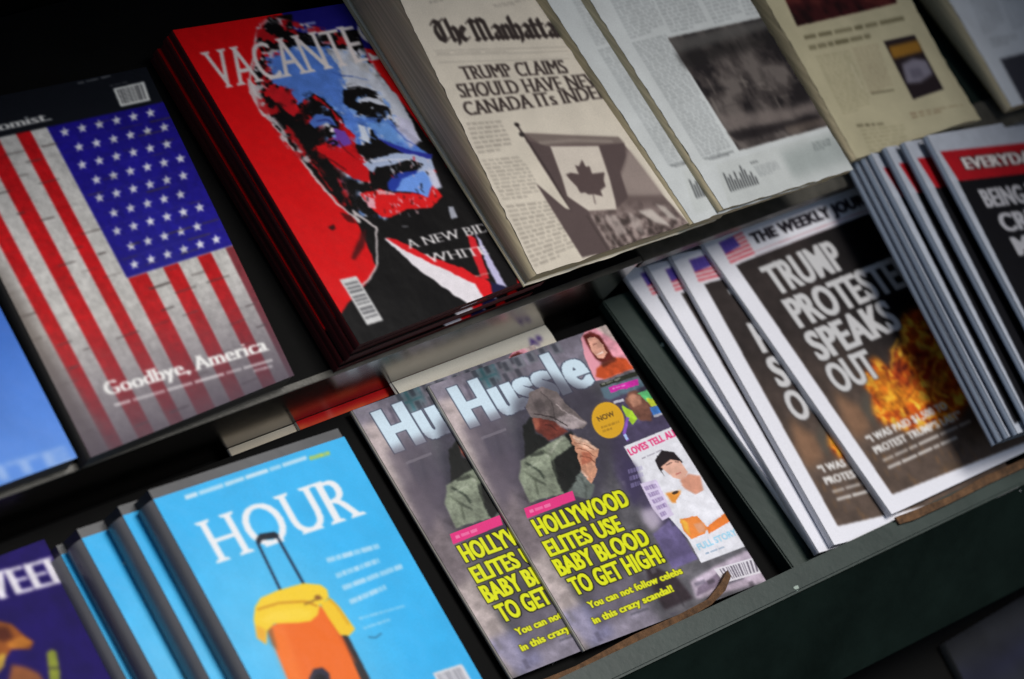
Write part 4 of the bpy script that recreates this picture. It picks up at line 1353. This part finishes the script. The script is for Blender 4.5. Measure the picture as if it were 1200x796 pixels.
k.poly(zg([(470, 80), (510, 80), (545, 160), (510, 170)]), (206, 206, 226), 0.9, soft=1)
k.poly(zg([(0, 0), (90, 0), (200, 60), (215, 140), (140, 120), (30, 50)]), (206, 16, 24), 1, soft=0.3)
k.poly(zg([(175, 50), (330, 0), (420, 10), (490, 30), (440, 70), (340, 40), (220, 90)]), (170, 184, 214), 1, soft=0.8)
k.poly(zg([(215, 150), (235, 70), (300, 60), (400, 30), (460, 55), (400, 85), (330, 95), (280, 150)]), BK, 1, soft=0.4)
k.line([(zz) for zz in z2([(432, 100), (425, 165), (405, 285), (450, 400), (545, 515), (640, 640), (710, 725), (800, 800)])] + zg([(130, 270), (240, 350), (246, 520), (200, 600), (160, 625)]), 2.6, (206, 196, 196), 0.95)
k.poly(z2([(395, 280), (440, 320), (480, 420), (450, 420), (405, 340)]), (216, 208, 208), 0.9, soft=0.5)
for q in (((480, 60), (520, 75)), ((500, 62), (530, 90)), ((440, 150), (470, 200)), ((640, 600), (700, 690)), ((720, 640), (770, 740)), ((600, 560), (640, 600))):
    k.line(z2(list(q)), 2.2, (176, 20, 26), 0.9, soft=0.5)
k.line(z2([(560, 95), (640, 84)]), 2.4, (130, 136, 190), 0.9, soft=0.5)
k.poly(zg([(15, 345), (40, 330), (50, 350), (35, 362)]), (40, 6, 8), 0.9, soft=0.6)
k.poly(zg([(170, 370), (195, 350), (185, 440), (140, 500), (125, 490)]), (70, 8, 12), 0.9, soft=1)
k.poly(zg([(70, 280), (120, 290), (150, 330), (110, 320)]), (60, 8, 10), 0.8, soft=0.8)
# shirt, lapel, right side
k.poly(zg([(275, 402), (302, 396), (420, 460), (620, 545), (730, 600), (780, 655), (685, 712), (600, 662), (430, 540)]), (228, 222, 228), 1)
k.poly(zg([(285, 398), (330, 402), (480, 480), (650, 540), (715, 575), (770, 600), (785, 672), (748, 690), (700, 610), (560, 545), (400, 470)]), (218, 22, 30), 1, soft=0.3)
k.poly(zg([(660, 380), (700, 395), (740, 500), (770, 590), (730, 590), (690, 480)]), (206, 30, 40), 1, soft=0.4)
k.poly(zg([(700, 370), (745, 440), (850, 625), (805, 615), (760, 530)]), (190, 186, 220), 1, soft=0.6)
k.poly(zg([(775, 600), (850, 630), (1000, 700), (790, 760)]), (22, 22, 60), 1, soft=0.5)
k.line(zg([(700, 575), (770, 560)]), 2, (200, 170, 160), 0.7, soft=0.5)
k.ell(*zg([(375, 343)])[0], 5, 1.3, -5, (120, 120, 124), 0.7, soft=0.4)
k.rough(0, 0)
face = k.pmask(z2([(450, 150), (640, 128), (790, 130), (900, 330), (980, 500), (1000, 700), (880, 800), (760, 760), (640, 610), (520, 480), (440, 330)]), 2)
hair = k.pmask(z2([(430, 90), (480, 60), (700, 110), (830, 200), (700, 160), (520, 150), (470, 330), (640, 600), (560, 560), (440, 400), (415, 260)]), 1)
pn = fbm(k.ny, k.nx, 44, 4, 201)
pq = fbm(k.ny, k.nx, 30, 4, 207)
lum = k.c.mean(-1)
edge = np.clip(blur(np.abs(np.gradient(lum)[0]) + np.abs(np.gradient(lum)[1]), 4) / 14, 0, 1)
right = np.clip((k.X - (330 + (k.Y - 60) * 0.42)) / 14, 0, 1)
k.mix(face * edge * (1 - 0.7 * right) * np.clip((pn - 0.60) * 30, 0, 1), BK, 0.95)
k.mix(face * edge * right * np.clip((0.40 - pn) * 30, 0, 1), (120, 160, 226), 0.95)
k.mix(face * edge * right * np.clip((0.36 - pq) * 30, 0, 1), (206, 208, 220), 0.95)
k.mix(face * edge * (1 - right) * np.clip((0.38 - pq) * 30, 0, 1), (212, 18, 26), 0.95)
k.mix(hair * np.clip((pq - 0.58) * 30, 0, 1), (188, 20, 28), 0.9)
k.mix(hair * np.clip((0.40 - pn) * 30, 0, 1) * edge, (200, 192, 196), 0.9)
k.shift(0.7, 70, np.clip(face + hair, 0, 1), 17)
k.grain(34, 0.12, face, 18)
k.rough(0.5, 44, 9)
features(k)
for pts_, w_, c_ in (
        ([(505, 178), (560, 170), (640, 196)], 1.6, BK), ([(300, 262), (350, 232), (410, 262)], 1.6, BK), ([(330, 372), (390, 392), (450, 384)], 1.8, BK),
        ([(590, 360), (604, 400), (640, 416)], 1.4, (96, 130, 200)), ([(700, 340), (780, 420), (830, 450)], 1.2, (70, 90, 180)), ([(520, 120), (560, 128), (600, 140)], 1.2, (120, 140, 190)),
        ([(430, 100), (480, 120), (530, 122)], 1.2, (60, 90, 170)), ([(360, 470), (430, 510), (500, 560)], 1.8, (90, 8, 14)), ([(460, 420), (500, 470), (540, 500)], 1.6, (120, 10, 18)),
        ([(660, 640), (720, 660), (800, 664)], 1.6, BK), ([(620, 520), (700, 508), (800, 512)], 1.4, (226, 226, 236)), ([(640, 566), (760, 536), (850, 540)], 2.2, BK)):
    k.line(zf(pts_), w_, c_, 0.85, soft=0.4)
gb = zg([(165, 190), (260, 170), (400, 186), (480, 120), (548, 202), (500, 255), (310, 300), (210, 250)])
ms = zf([(600, 500), (880, 490), (912, 560), (740, 590), (600, 640)])
for q in range(150):
    reg = gb if q % 3 else ms
    xs_, ys_ = [v[0] for v in reg], [v[1] for v in reg]
    x_, y_ = rng.uniform(min(xs_), max(xs_)), rng.uniform(min(ys_), max(ys_))
    if not k.inside(np.array([x_]), np.array([y_]), reg)[0]:
        continue
    c_ = ((236, 196, 202), BK, (214, 24, 30), (206, 208, 222))[q % 4]
    k.line([(x_, y_), (x_ + rng.uniform(-1, 4), y_ + rng.uniform(2, 6))], rng.uniform(0.7, 1.8), c_, 0.8, soft=0.3)
k.rough(0, 0)
k.shift(0.35, 60, face, 23)
# lettering
k.text('VACANTES', (257, 105), (448, 70), 48, 'serif', (226, 216, 214), up=(-0.42, -0.90))
p = zg([(395, 448), (720, 378)])
k.text('A NEW BID', p[0], (p[1][0] + 12, p[1][1] - 3), 11.5, 'serif', (230, 226, 226))
p = zg([(490, 512), (740, 480)])
k.text('WHITE', p[0], (p[1][0] + 6, p[1][1] - 2), 11.5, 'serif', (230, 226, 226))
k.bars(zg([(68, 592), (148, 574), (272, 782), (196, 806)]), 10, (206, 206, 206), (92, 92, 96), along=1)
k.mottle(50, 0.05, 3)
redA = publication('portrait_magazine', 'red magazine with a black and blue portrait, topmost of its stack', 'magazine', 'red portrait magazines', k, 0.0085,
                   GLOSS, PAGES_R, PAGES_R, warp=sag(0.0015, 21), bulge=0.0008)
lab_r = ['red portrait magazine just under the topmost one, dark red spine edge showing',
         'red portrait magazine third in its stack, only a thin dark red edge showing',
         'red portrait magazine fourth in its stack, only a thin dark red edge showing',
         'red portrait magazine lowest in its stack beside the flag magazine']
for i, lab in enumerate(lab_r):
    copy_of(redA, lab, -0.0012 * (i + 1) + (0.0008 if i % 2 else 0), -0.001 * (i % 2), -0.0088 * (i + 1), 0.002 * (-1) ** i)

# --- newspapers ---------------------------------------------------------------------------------------
k = Ink([(0.0396, 0.6000), (0.2560, 0.5960), (0.2700, 0.2760), (0.0503, 0.2807)], 0.140, (340, 480), (208, 199, 184), wt=0.1904)
zm = lambda p: Z(490, 10, 5.686, p)
zn = lambda p: Z(590, 140, 4.42, p)
zo = lambda p: Z(450, 0, 2.41, p)
INKC = (56, 48, 46)
k.text('The Manhattan', zm([(140, 236)])[0], zm([(1010, 196)])[0], 27, 'black', INKC)
k.greek([(500, 4), (530, -2), (532, 2), (502, 8)], 1, (120, 112, 104), 0.5)
k.greek([(575, 8), (618, 0), (622, 5), (578, 12)], 2, (120, 112, 104), 0.5)
for a_, b_, wd_ in (((95, 295), (975, 268), 0.7), ((115, 325), (985, 298), 0.7), ((130, 372), (1000, 345), 0.7)):
    p = zm([a_, b_])
    k.line(p, wd_, (150, 142, 132), 0.8)
k.greek(zm([(105, 300), (975, 275), (985, 298), (115, 322)]), 1, (150, 142, 132), 0.5, 0.4)
for s_, a_, b_ in (('TRUMP CLAIMS', (300, 486), (990, 440)), ('SHOULD HAVE NEV', (278, 604), (1185, 530)), ('CANADA ITs INDEP', (320, 722), (1250, 606))):
    p = zm([a_, b_])
    k.text(s_, p[0], p[1], 17, 'serifm', (60, 51, 49))
k.greek(zo([(228, 348), (325, 340), (372, 425), (265, 440)]), 7, (120, 112, 104), 0.55, 0.5, 3)
k.greek(zo([(272, 452), (385, 440), (455, 555), (335, 570)]), 11, (120, 112, 104), 0.55, 0.5, 4)
k.greek(zo([(340, 580), (470, 565), (545, 710), (425, 760)]), 14, (120, 112, 104), 0.55, 0.5, 5)
ph = zn([(100, 75), (350, 88), (590, 100), (660, 190), (800, 380), (960, 560), (930, 610), (640, 680), (405, 715), (168, 335), (345, 470), (115, 118)])
pm = k.pmask(ph)
k.mix(pm, (104, 90, 87))
n1 = fbm(k.ny, k.nx, 46, 4, 14)
k.mix(pm * np.clip((n1 - 0.5) * 7, 0, 1) * np.clip((k.Y - 235) / 25, 0, 1), (168, 152, 146), 0.75)
k.mix(pm * np.clip((0.46 - n1) * 8, 0, 1) * np.clip((k.Y - 235) / 25, 0, 1), (54, 46, 44), 0.7)
k.poly(zn([(110, 75), (590, 98), (620, 130), (360, 130), (200, 140)]), (120, 108, 102), 1, soft=1)
k.line(zn([(180, 125), (360, 112), (560, 122)]), 2, (170, 158, 148), 0.7, soft=0.8)
k.poly(zn([(640, 160), (740, 290), (820, 400), (640, 400), (600, 300), (625, 230)]), (146, 132, 126), 1, soft=1.5)
k.poly(zn([(120, 110), (245, 150), (330, 400), (440, 480), (560, 690), (405, 716), (170, 335), (345, 470)]), (88, 75, 74), 1, soft=0.5)
k.poly(zn([(240, 143), (488, 143), (570, 380), (582, 470), (440, 475), (330, 400), (300, 300)]), (204, 194, 182), 1, soft=0.4)
k.poly(zn([(490, 140), (620, 130), (628, 200), (600, 280), (640, 410), (585, 462), (530, 250)]), (86, 73, 72), 1, soft=0.4)
k.poly(zn([(322, 288), (345, 278), (388, 286), (368, 240), (388, 246), (404, 212), (425, 250), (442, 244), (456, 285), (520, 278), (516, 318), (526, 350), (500, 372), (512, 402), (466, 390), (440, 392),
           (420, 380), (398, 385), (378, 350), (348, 320)]), (86, 72, 71), 1, soft=0.3)
k.line(zn([(462, 390), (474, 440)]), 1.2, (86, 72, 71), 0.9)
k.line(zn([(60, 25), (120, 110), (240, 290), (345, 475)]), 2.2, (60, 50, 50), 0.9)
k.ell(*zn([(66, 32)])[0], 3.2, 2.2, 20, (40, 34, 34))
k.ell(*zn([(92, 82)])[0], 3.6, 2.6, 20, (50, 44, 44))
k.poly(zn([(120, 120), (200, 250), (345, 470), (320, 462), (170, 335)]), (208, 199, 184), 1)
for q in range(9):
    x_ = 430 + q * 20
    k.line(zn([(x_, 500), (x_ + 110, 680)]), rng.uniform(0.8, 2.2), (168, 156, 150) if q % 2 else (58, 50, 48), 0.55, soft=0.7)
k.poly(zn([(690, 480), (760, 470), (860, 560), (780, 540)]), (200, 190, 182), 0.85, soft=0.8)
k.poly(zn([(780, 445), (830, 460), (900, 530), (850, 520)]), (196, 186, 178), 0.8, soft=0.8)
k.poly(zn([(520, 500), (580, 500), (640, 590), (590, 610)]), (176, 164, 158), 0.55, soft=1.2)
k.poly(zn([(640, 480), (700, 520), (720, 600), (660, 560)]), (184, 172, 166), 0.5, soft=1.2)
k.mottle(12, 0.05, 6)
manA = publication('newspaper', 'beige newspaper with blackletter title and leaf flag photo beside the red portrait magazine', 'newspaper', None, k, 0.012,
                   NEWS, NPAGES, NPAGES, warp=lambda s, t: sag(0.004, 5)(s, t) + 0.0009 * np.exp(-((t - 0.47 - 0.01 * np.sin(9 * s)) / 0.012) ** 2), bulge=0.003, top='front_page', edge='fold', side=0.003)
k = Ink([(0.0345, 0.5980), (0.2500, 0.5940), (0.2640, 0.2755), (0.0440, 0.2790)], 0.1278, (60, 80), (226, 218, 200), wt=0.1300)
publication('newspaper', 'beige newspaper at the bottom of the pile, a pale edge against the red portrait magazine', 'newspaper', None, k, 0.0018, NEWS, NPAGES, NPAGES, bulge=0.0008, top='front_page', edge='fold')

GREYP = (198, 202, 202)


def grey_print(k, dx=0.0, dy=0.0, photo=True, seed=0):
    D = lambda p: [(x + dx, y + dy) for x, y in p]
    z = lambda p: D(Z(620, 0, 2.947, p))
    zq = lambda p: D(Z(760, 150, 5.0, p))
    g = (118, 122, 125)
    k.greek(z([(255, -40), (390, -70), (470, 100), (350, 140)]), 16, g, 0.5, 0.5, seed + 1)
    k.greek(z([(400, -60), (530, -90), (620, 90), (490, 118)]), 15, g, 0.5, 0.5, seed + 2)
    k.greek(z([(545, -90), (670, -120), (740, 60), (640, 86)]), 14, g, 0.5, 0.5, seed + 3)
    k.greek(z([(680, -120), (790, -140), (850, 40), (750, 58)]), 13, g, 0.5, 0.5, seed + 4)
    k.greek(z([(352, 150), (470, 120), (702, 520), (600, 555)]), 40, g, 0.55, 0.5, seed + 5)
    k.line(z([(605, 552), (705, 524)]), 1.2, (80, 84, 86), 0.8)
    if not photo:
        k.poly(z([(320, -20), (370, -30), (395, 10), (350, 22)]), (40, 42, 44), 0.9)
    ph = z([(478, 135), (875, 48), (1090, 420), (724, 522)])
    pm = k.pmask(ph)
    k.mix(pm, (66, 60, 59))
    nn = fbm(k.ny, k.nx, 9, 6, 44)
    k.mix(pm * np.clip((nn - 0.5) * 6, 0, 1), (112, 104, 100), 0.8)
    k.mix(pm * np.clip((0.47 - nn) * 8, 0, 1), (30, 27, 29), 0.9)
    rr = random.Random(seed + 9)
    for q in range(70):
        x_, y_ = rr.uniform(500, 1040), rr.uniform(90, 500)
        L = rr.uniform(10, 70)
        dx_, dy_ = ((L, -L * 0.26), (L * 0.5, L * 0.9), (L, L * 0.1))[q % 3]
        tone = [(28, 25, 27), (128, 120, 114), (84, 78, 75), (44, 40, 41)][q % 4]
        p_ = z([(x_, y_), (x_ + dx_, y_ + dy_)])
        if k.inside(np.array([p_[0][0], p_[1][0]]), np.array([p_[0][1], p_[1][1]]), ph).all():
            k.line(p_, rr.uniform(0.8, 3.0), tone, 0.55, soft=0.6)
    k.poly(z([(480, 140), (872, 52), (890, 82), (520, 190)]), (88, 86, 84), 0.8, soft=2)
    k.poly(z([(500, 190), (880, 95), (900, 130), (540, 240)]), (34, 32, 32), 0.7, soft=3)
    k.poly(z([(650, 400), (900, 375), (1000, 345), (1020, 380), (880, 420), (700, 450)]), (120, 110, 106), 0.8, soft=2.5)
    k.poly(z([(680, 460), (1000, 400), (1000, 420), (720, 490)]), (30, 26, 28), 0.8, soft=1.5)
    k.poly(z([(880, 440), (1000, 410), (1060, 425), (900, 470)]), (104, 92, 84), 0.6, soft=1.5)
    k.mix(1 - k.pmask(ph), k.c, 0)
    # bottom panel with the little bar chart
    k.poly(z([(645, 570), (1085, 440), (1125, 585), (690, 718)]), (190, 194, 192), 0.7)
    k.poly(zq([(770, 150), (1110, 30), (1190, 190), (850, 300)]), (150, 158, 156), 0.75, soft=4)
    for i, h_ in enumerate((110, 78, 92, 60, 100, 52, 88, 124, 96, 60, 76, 44)):
        x_, y_ = 478 + i * 14.5, 378 - i * 4.2
        k.poly(zq([(x_, y_), (x_ + 8, y_ - 3), (x_ + 8 - h_ * 0.42, y_ - 3 - h_), (x_ - h_ * 0.42, y_ - h_)]), (54, 56, 58), 0.85)
    k.greek(zq([(590, 200), (670, 180), (680, 196), (600, 218)]), 1, (70, 72, 74), 0.8)
    k.greek(zq([(610, 225), (745, 195), (780, 255), (650, 290)]), 5, g, 0.6, 0.5, seed + 7)
    k.greek(zq([(950, 90), (1060, 62), (1075, 120), (970, 140)]), 4, (80, 86, 86), 0.7, 0.5, seed + 8)
    k.line(zq([(350, 190), (470, 158)]), 1.2, (90, 92, 94), 0.8)
    k.mottle(9, 0.05, seed + 3)


k = Ink([(0.1606, 0.5800), (0.3400, 0.5760), (0.3950, 0.2710), (0.2243, 0.2753)], 0.144, (300, 420), GREYP, wt=0.2010)
grey_print(k, -40, 8, False, 30)
g_low = publication('newspaper', 'pale grey newspaper mostly covered by its twin, one text column showing', 'newspaper', 'pale grey newspapers', k, 0.0055,
                    NEWS, NPAGES, NPAGES, warp=sag(0.001, 15), bulge=0.003, top='front_page', edge='fold')
k = Ink([(0.1962, 0.5800), (0.3640, 0.5760), (0.4150, 0.2692), (0.2565, 0.2758)], 0.150, (330, 440), GREYP, wt=0.2093)
grey_print(k, 0, 0, True, 50)
g_top = publication('newspaper', 'pale grey newspaper with a large dark photograph and small bar chart, over its twin', 'newspaper', 'pale grey newspapers', k, 0.006,
                    NEWS, NPAGES, NPAGES, warp=sag(0.0012, 17), bulge=0.003, top='front_page', edge='fold')

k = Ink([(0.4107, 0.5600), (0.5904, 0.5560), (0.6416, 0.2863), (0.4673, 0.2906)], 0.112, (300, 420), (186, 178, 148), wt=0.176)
zy = lambda p: Z(900, 0, 4.615, p)
pm = k.pmask(zy([(60, -40), (720, -200), (705, 8), (150, 150)]))
k.mix(pm, (58, 22, 24))
nn = fbm(k.ny, k.nx, 10, 4, 61)
k.mix(pm * np.clip((nn - 0.5) * 6, 0, 1), (96, 44, 40), 0.7)
k.mix(pm * np.clip((0.45 - nn) * 6, 0, 1), (26, 12, 14), 0.8)
k.greek(zy([(185, 196), (740, 72), (750, 106), (195, 226)]), 1, (92, 86, 62), 0.8, 0.7, 3, gap=-0.2, last=1.0)
k.greek(zy([(210, 248), (555, 170), (565, 204), (225, 284)]), 1, (92, 86, 62), 0.8, 0.7, 4, gap=-0.2, last=1.0)
k.greek(zy([(250, 305), (440, 265), (580, 570), (410, 620)]), 20, (140, 132, 104), 0.5, 0.5, 5)
k.greek(zy([(460, 255), (600, 225), (690, 470), (560, 500)]), 16, (140, 122, 100), 0.5, 0.5, 6)
k.line(zy([(450, 340), (520, 480)]), 1.0, (220, 212, 184), 0.7)
k.line(zy([(565, 500), (690, 478)]), 1.6, (84, 78, 58), 0.8)
k.poly(zy([(632, 216), (802, 180), (952, 480), (792, 532)]), (38, 30, 34), 1)
k.poly(zy([(660, 245), (818, 208), (842, 272), (685, 312)]), (158, 112, 40), 0.9, soft=1.5)
k.poly(zy([(732, 340), (790, 310), (860, 320), (895, 395), (830, 440), (760, 445)]), (128, 124, 138), 0.95, soft=1.2)
k.poly(zy([(770, 370), (830, 360), (850, 410), (790, 420)]), (86, 82, 96), 0.6, soft=1.2)
k.greek(zy([(770, 600), (1060, 560), (1070, 580), (790, 640)]), 2, (130, 104, 80), 0.7, 0.5, 8)
k.greek(zy([(480, 660), (730, 640), (735, 665), (490, 690)]), 1, (90, 84, 62), 0.8, 0.5, 9)
k.greek(zy([(500, 690), (740, 660), (780, 780), (560, 820)]), 6, (140, 132, 104), 0.5, 0.5, 10)
k.mottle(9, 0.06, 15)
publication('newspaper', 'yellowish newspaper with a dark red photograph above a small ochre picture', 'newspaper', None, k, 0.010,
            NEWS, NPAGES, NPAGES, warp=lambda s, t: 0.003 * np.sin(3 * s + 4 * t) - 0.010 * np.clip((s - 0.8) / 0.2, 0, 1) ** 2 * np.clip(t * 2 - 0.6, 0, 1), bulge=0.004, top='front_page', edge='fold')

k = Ink([(0.6575, 0.5600), (0.8600, 0.5560), (0.8950, 0.2846), (0.6911, 0.2886)], 0.1, (200, 260), (204, 208, 214), wt=0.146)
zw = lambda p: Z(880, 0, 3.75, p)
for i in range(4):
    k.greek(zw([(930 + i * 130, -60 - i * 22), (1040 + i * 130, -80 - i * 22), (1120 + i * 130, 110 - i * 22), (1020 + i * 130, 160 - i * 22)]), 13, (140, 144, 150), 0.5, 0.5, 70 + i)
k.greek(zw([(1040, 170), (1160, 150), (1180, 190), (1060, 215)]), 3, (120, 124, 130), 0.6, 0.5, 77)
k.poly(zw([(1090, 265), (1420, 180), (1560, 400), (1200, 470)]), (58, 58, 66), 1)
k.mottle(9, 0.05, 18)
publication('newspaper', 'white newspaper with a dark photograph in the top right corner', 'newspaper', None, k, 0.010, NEWS, NPAGES, NPAGES,
            warp=sag(0.002, 25), bulge=0.004, top='front_page', edge='fold')
